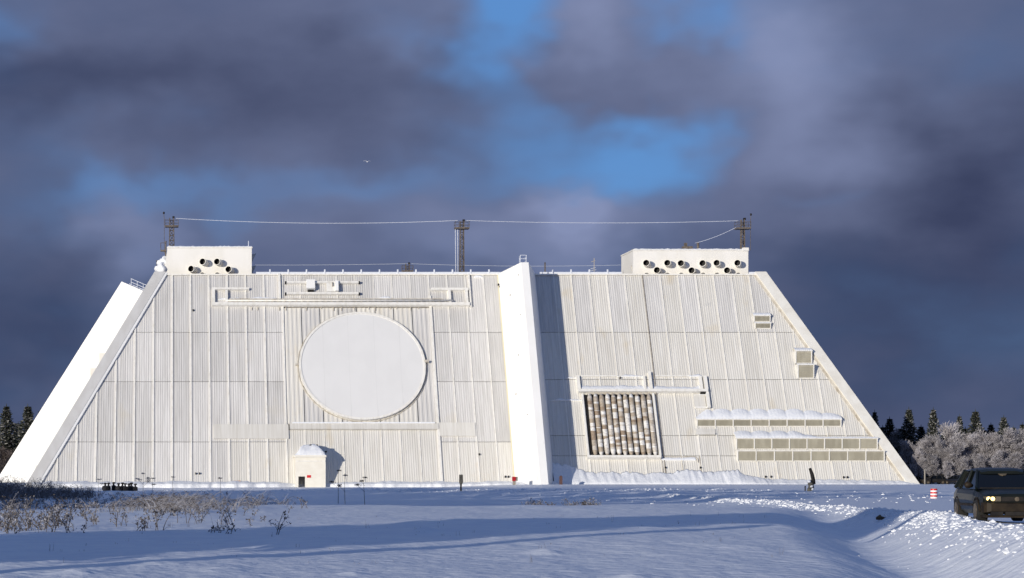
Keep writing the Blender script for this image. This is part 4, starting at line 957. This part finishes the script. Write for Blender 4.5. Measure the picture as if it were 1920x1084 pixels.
for i, (px, y, Y, w, lab) in enumerate(((1640, 768, 462, .8, 'spruce tip showing just beside the right slope of the building'), (1668, 781, 500, 1.15, 'broad low spruce second from the right slope of the building'), (1704, 763, 470, 1.0, 'tall narrow dark spruce third from the building, above the frosted birches'),
        (1750, 763, 480, .9, 'snow dusted spruce fourth from the building, near the middle of the wood'), (1799, 776, 485, .85, 'slim spruce left of the broad pale one in the right wood'), (1829, 767, 480, 1.15, 'broad pale snow covered spruce fifth or sixth along the right wood'),
        (1858, 792, 520, 1.1, 'low dark spruce between two taller ones in the right wood'), (1882, 778, 480, 1.1, 'dark thick topped spruce above the car roof'), (1917, 792, 490, 1.0, 'spruce at the right edge of the photo'), (1690, 800, 540, 1.5, 'half hidden spruce behind the tall narrow dark one'), (1775, 800, 545, 1.5, 'half hidden spruce behind the middle of the right wood'), (1655, 797, 560, 1.3, 'low spruce tip close to the building slope, behind the birches'), (1727, 796, 565, 1.3, 'low spruce between third and fourth tall spruces of the wood'), (1810, 800, 560, 1.4, 'low dark spruce right of the slim one in the wood'), (1845, 803, 565, 1.4, 'low dark spruce right of the broad pale one'), (1900, 798, 560, 1.3, 'low spruce between the thick topped one and the right edge'))):
    tree_px('spruce_tree', SP[i % 3], px, y, 399 + (Y - 460) * .12, 15.2, w * 1.45, lab, 'spruce', g_, i * 1.3)
g_ = 'frosted birches right of the building'
for i, (px, y, Y, w) in enumerate(sorted(((1668, 806, 470, 1.2), (1704, 822, 452, 1.1), (1735, 818, 445, 1.1), (1722, 842, 436, 1.0), (1778, 788, 462, 1.25), (1765, 824, 440, 1.0), (1790, 826, 436, 1.05), (1815, 805, 458, 1.2), (1836, 850, 432, .95), (1850, 808, 450, 1.1), (1880, 806, 446, 1.2), (1905, 800, 444, 1.2), (1868, 842, 430, 1.0), (1900, 845, 428, 1.1), (1935, 795, 446, 1.3), (1690, 850, 440, 1.1), (1712, 870, 430, .9), (1748, 850, 432, 1.0), (1775, 862, 430, 1.0), (1808, 858, 429, 1.0), (1745, 812, 456, 1.2), (1690, 815, 462, 1.2), (1830, 812, 452, 1.1), (1866, 815, 452, 1.1), (1892, 812, 454, 1.1)))):
    tree_px('frosted_birch', BI[i % 4], px, y, (384 if px > 1698 else 394) + (Y - 428) * .22, 10.2, w, f'frost covered birch, {ords[i]} crown counted rightward from the building in the right wood' if i else 'frost covered birch closest to the right slope of the building', 'birch', g_, i * 2.2)
g_ = 'dark trees left of the building'
for i, (px, y, Y, w, lab) in enumerate(((12, 757, 500, 1.15, 'tall dark spruce at the left edge of the photo'), (52, 757, 495, 1.2, 'dark broad spruce against the white side fin'), (76, 766, 520, .9, 'dark spruce tip closest to the white side fin'), (-20, 790, 490, 1.3, 'dark spruce partly cut by the left edge'), (34, 790, 525, 1.3, 'lower dark spruce between the two left ones'))):
    tree_px('spruce_tree', SP[(i + 1) % 3], px, y, Y, 15.2, w * 1.5, lab, 'spruce', g_, i * 1.9)
for i, (px, y, Y) in enumerate(((4, 850, 470), (30, 858, 465), (-14, 858, 460))):
    tree_px('bare_bush', BU[0], px, y, Y, 6.3, 1.3, ['brown leafless bush at the left edge below the spruces', 'brown leafless bush nearest the foot of the side fin', 'brown leafless bush cut by the left edge'][i], 'bush', 'brown bushes on the left', i * 2.)
# wood standing beside the field on the sun's side
rs = random.Random(77)
for i, (X, Y, hh, k) in enumerate(SHADE):
    tree('field_edge_tree', (SP[i % 3] if k else BI[i % 4]), (X, Y, 0), hh / (15.2 if k else 10.2) * (1.0 if k else .95), hh / (15.2 if k else 10.2), rs.random() * 6, 'tree of the wood left of the snow field, out of view', 'tree', 'wood left of the field')

for X, Y in ((-15.2, 29.0), (-20.8, 33.2)):
    t = thing('utility_pole', (X, Y, 0), 'wooden utility pole beside the field, left of the view', 'pole', 'poles left of the field')
    b = MB(); b.tube([(X, Y, -.5), (X, Y, 13.2)], [.42, .34], 10); b.build('pole_shaft', M['wood'], t)
    b = MB(); b.box(X - .9, X + .9, Y - .08, Y + .08, 12.2, 12.4); b.build('crossarm', M['wood'], t)
# ------------------------------------------------------------------ snow clods, debris
rs = random.Random(9)
def clod(mb, p, r_):
    vs = []
    for (x, y, z) in ((0, 0, 1), (.9, 0, .3), (.28, .86, .3), (-.73, .53, .3), (-.73, -.53, .3), (.28, -.86, .3), (.73, .53, -.5), (-.28, .86, -.5), (-.9, 0, -.5), (-.28, -.86, -.5), (.73, -.53, -.5)):
        k_ = r_ * rs.uniform(.7, 1.3); vs.append((p[0] + x * k_, p[1] + y * k_, p[2] + z * k_ * .62))
    fs = [(0, 1 + i, 1 + (i + 1) % 5) for i in range(5)]
    for i in range(5): fs += [(1 + i, 6 + i, 1 + (i + 1) % 5), (6 + i, 6 + (i + 1) % 5, 1 + (i + 1) % 5)]
    mb.add(vs, fs)
def clods(n, gen, name, label):
    pts = [gen() for _ in range(n)]; zz = gz(np.array([p[0] for p in pts]), np.array([p[1] for p in pts])); b = MB()
    for (x, y, r_), z in zip(pts, zz): clod(b, (x, y, z + r_ * .08), r_)
    tag(b.build(name, M['snow_cap'], None), label, None, None, 'stuff')
def gen_road():
    Y = rs.uniform(42, 200) if rs.random() < .6 else rs.uniform(42, 100); X = float(road_left(Y)) - .55 + rs.gauss(0, .42) - (abs(rs.gauss(0, .8)) if rs.random() < .06 else 0); return X, Y, min(.10, .015 + rs.expovariate(1 / .02)) * (1 + .6 * (Y > 100))
clods(4200, gen_road, 'snow_clods', 'broken lumps of ploughed snow along the near edge of the road')
def gen_ridge():
    X = rs.uniform(-16, 62); Y = 243 + rs.gauss(0, 3.5); return X, Y, min(.24, .04 + rs.expovariate(1 / .04)) * (1 if X > 20 else .6)
clods(1100, gen_ridge, 'snow_clods', 'ragged lumps along the far ploughed ridge before the building')
def gen_mid():
    X = rs.uniform(30, 75); Y = rs.uniform(140, 235); X = max(X, 0); return X, Y, min(.2, .04 + rs.expovariate(1 / .035))
clods(380, gen_mid, 'snow_clods', 'scattered snow lumps in the churned ground between ridge and road')
x, y, z = ground_at_pixel(1650, 976); t = thing('debris', (x, y, z), 'brown lump of frozen earth with a snow cap beside the road bank', 'clod')
b = MB(); clod(b, (x, y, z + .08), .17); clod(b, (x + .18, y, z + .05), .12); b.build('earth', mat('frozen_earth', (.16, .10, .045), .9, (.06, .04, .025), 8), t)
b = MB(); clod(b, (x + .08, y + .1, z + .20), .16); b.build('snow_clump', M['snow_cap'], t, smooth=True)

# ------------------------------------------------------------------ dry plants
M['straw'] = mat('dry_stem', (.105, .088, .075), .9, (.06, .052, .05), 3)
M['rime'] = mat('rimed_stem', (.33, .33, .37), .8, (.17, .155, .15), 1.6)
rs = random.Random(31)
def stem(mb, p, h, lean, az_, r_, n=4, curl=0.):
    pts = []; d = Vector((math.cos(az_), math.sin(az_), 0))
    for i in range(n + 1):
        t = i / n; pts.append(Vector(p) + d * (lean * h * t + curl * h * t * t) + Vector((0, 0, h * t - curl * .75 * h * t ** 3)))
    mb.tube(pts, [r_ * (1 - .55 * i / n) for i in range(n + 1)], 3, False); return pts
def flake(mb, p, sz):
    a = Vector((rs.gauss(0, 1), rs.gauss(0, 1), rs.gauss(0, 1))).normalized(); c = a.cross(Vector((rs.gauss(0, 1), rs.gauss(0, 1), rs.gauss(0, 1)))).normalized()
    mb.add([p - a * sz, p + c * sz * .5, p + a * sz, p - c * sz * .5], [(0, 1, 2, 3)])
def weed(mb, p, h):
    for st_ in range(rs.randint(1, 3)):
        mb.mi = 0; pts = stem(mb, (p[0] + rs.gauss(0, .12), p[1], p[2]), h * rs.uniform(.55, 1.1), rs.uniform(0, .55), rs.random() * 6.28, .010 + .005 * h, 4, rs.uniform(0, .35))
        for k in range(int(3 + 6 * h)):
            i = rs.randint(1, len(pts) - 1); q = pts[i - 1].lerp(pts[i], rs.random()); mb.mi = 1 if rs.random() < .5 else 0
            e = stem(mb, q, h * rs.uniform(.1, .35), rs.uniform(.3, 1.3), rs.random() * 6.28, .007, 3, rs.uniform(0, .5))[-1]
            for _ in range(2): flake(mb, e + Vector((rs.gauss(0, .03), rs.gauss(0, .03), rs.gauss(0, .03))), rs.uniform(.02, .06))
        mb.mi = 1 if rs.random() < .6 else 0
        for _ in range(4): flake(mb, pts[-1] + Vector((rs.gauss(0, .04), rs.gauss(0, .04), rs.gauss(0, .06))), rs.uniform(.02, .06))
    mb.mi = 0
def scatter(n, fx, name, label, fn):
    b = MB(); P = [fx() for _ in range(n)]; zz = gz(np.array([p[0] for p in P]), np.array([p[1] for p in P]))
    for (x, y, h), z in zip(P, zz): fn(b, (x, y, z - .03), h)
    return tag(b.build(name, [M['straw'], M['rime']], None), label, None, None, 'stuff')
def fx1():
    Y = rs.uniform(165, 232); px = 180 * rs.random() ** 1.25 - 8; return PT(px, 0, Y).x, Y, rs.uniform(.6, 1.65) * (1.15 - px / 330)
scatter(330, fx1, 'dry_weeds', 'dense thicket of dark frosted weeds at the left edge', weed)
def fx2():
    Y = 62 + 170 * rs.random() ** 1.4; px = rs.uniform(-10, 700) * rs.uniform(.05, .9); return PT(px, 0, Y).x, Y, rs.uniform(.15, .7)
scatter(300, fx2, 'sparse_weeds', 'sparse frosted weed stalks across the left of the field', weed)
def grass(mb, p, h):
    for k in range(rs.randint(5, 10)):
        mb.mi = 1 if rs.random() < .72 else 0
        stem(mb, (p[0] + rs.gauss(0, .12), p[1] + rs.gauss(0, .2), p[2]), h * rs.uniform(.6, 1.15), rs.uniform(.05, .35), rs.choice((0.2, -.2, 3.0, 3.3, 0.0, .4)) + rs.gauss(0, .4), .011, 6, rs.uniform(.2, 1.0))
    mb.mi = 0
def fx3():
    if rs.random() < .62: px = rs.gauss(325, 48); Y = rs.uniform(88, 108)
    else: px = rs.choice((rs.gauss(485, 30), rs.gauss(170, 35), rs.uniform(0, 60), rs.gauss(250, 20))); Y = rs.uniform(92, 135)
    return PT(px, 0, Y).x, Y, rs.uniform(.45, 1.05)
scatter(150, fx3, 'snowy_grass', 'arching snow laden grasses left of centre', grass)
def fx4():
    px = rs.uniform(60, 1500); Y = rs.uniform(46, 88); return PT(px, 0, Y).x, Y, .04 + rs.expovariate(1 / .06)
def twiglet(mb, p, h):
    for k in range(rs.randint(1, 3)): stem(mb, (p[0] + rs.gauss(0, .05), p[1], p[2]), h * rs.uniform(.6, 1.1), rs.uniform(0, .3), rs.random() * 6.28, .004, 2)
scatter(150, fx4, 'grass_tips', 'tiny grass tips poking through the near snow', twiglet)
def fx5():
    px = rs.choice((rs.gauss(1002, 10), rs.uniform(1000, 1110), rs.gauss(1108, 8))); 
    Y = rs.uniform(126, 134); return PT(px, 0, Y).x, Y, rs.uniform(.12, .5)
scatter(48, fx5, 'frosted_tufts', 'line of small frosted tufts along the middle drift', weed)
def umbel_plant(px, y0, y1, Y, label, heads, m=('straw', 'rime')):
    X = PT(px, 0, Y).x; z0 = gzf(X, Y) - .05; z1 = PT(0, y0, Y).z; h = z1 - z0
    t = thing('umbel_plant', (X, Y, z0), label, 'plant', 'tall dry plants'); b = MB(); pts = stem(b, (X, Y, z0), h, rs.uniform(-.06, .06), 0, .022, 5); b.build('stem', M[m[0]], t)
    for k in range(heads):
        b = MB(); f = 1 if k == 0 else rs.uniform(.45, .85); q = Vector((X, Y, z0 + h * f)) ; a = 0 if k == 0 else rs.choice((-1, 1)) * rs.uniform(.15, .55)
        c = q + Vector((a * h * .45, rs.uniform(-.1, .1), abs(a) * h * .25)); b.tube([q - Vector((0, 0, .15)), c], .01, 3, False)
        for j in range(14):
            an = rs.random() * 6.28; rr_ = rs.uniform(.05, .2); e = c + Vector((math.cos(an) * rr_, math.sin(an) * rr_, .10 - rr_ * .25)); b.tube([c, e], .006, 3, False)
            for _ in range(3): flake(b, e + Vector((rs.gauss(0, .02), rs.gauss(0, .02), rs.gauss(0, .02))), rs.uniform(.025, .055))
        b.build('umbel', M[m[1]], t)
umbel_plant(268, 889, 0, 190, 'tall umbel plant with snowy heads right of the people', 5)
umbel_plant(287, 898, 0, 192, 'bent umbel plant beside the tallest one right of the people', 4)
umbel_plant(186, 900, 0, 185, 'thin umbel plant just left of the people', 2)
umbel_plant(634, 884, 0, 150, 'dark tall stalk right of the entrance hut', 2, ('straw', 'straw'))
umbel_plant(647, 893, 0, 148, 'shorter stalk right next to the tall one by the hut', 3, ('straw', 'rime'))
umbel_plant(684, 897, 0, 146, 'thin forked stalk farther right of the hut', 3, ('straw', 'straw'))
umbel_plant(325, 896, 0, 185, 'lone thin stalk below the left ribs of the front', 1)
umbel_plant(413, 898, 0, 180, 'leaning thin stalk left of the entrance hut', 1)
X, Y = PT(52, 0, 70).x, 70.; z0 = gzf(X, Y); t = thing('dry_plant', (X, Y, z0), 'brown bushy dry plant low at the left edge', 'plant', 'tall dry plants')
for k in range(9):
    b = MB(); stem(b, (X + rs.gauss(0, .05), Y, z0 - .03), rs.uniform(.35, .85), rs.uniform(.0, .5), rs.choice((2.6, 3.1, 3.6, .3)), .013, 6, rs.uniform(0, .4)); b.build('stem', M['straw'], t)
for px_, w_ in ((408, 'fine dry grass tuft on the near drift below the hut, left one'), (418, 'fine dry grass tuft on the near drift below the hut, right one')):
    X, Y = PT(px_, 0, 66).x, 66.; z0 = gzf(X, Y); t = thing('grass_tuft', (X, Y, z0), w_, 'grass tuft', 'near grass tufts')
    for k in range(7): b = MB(); stem(b, (X + rs.gauss(0, .06), Y, z0 - .02), rs.uniform(.2, .5), rs.uniform(0, .3), rs.random() * 6.28, .006, 3, rs.uniform(0, .3)); b.build('blade', M['rime'], t)

# ------------------------------------------------------------------ gull far off in the sky
p = PT(688.5, 303.5, 320); t = thing('bird', p, 'tiny white bird flying alone in the cloudy sky', 'bird')
b = MB(); b.tube([p + Vector((-.05, .25, 0)), p + Vector((0, .1, 0)), p, p + Vector((0, -.2, -.02))], [.02, .07, .08, .03], 8); b.build('bird_body', M['white'], t, smooth=True)
for s_ in (-1, 1):
    b = MB(); w = [p + Vector((0, .1, .03)), p + Vector((s_ * .28, .06, .15)), p + Vector((s_ * .5, .12, .12)), p + Vector((s_ * .27, -.10, .13)), p + Vector((0, -.12, .03))]; b.prism(w, (0, 0, .015)); b.build('wing', M['white'], t)
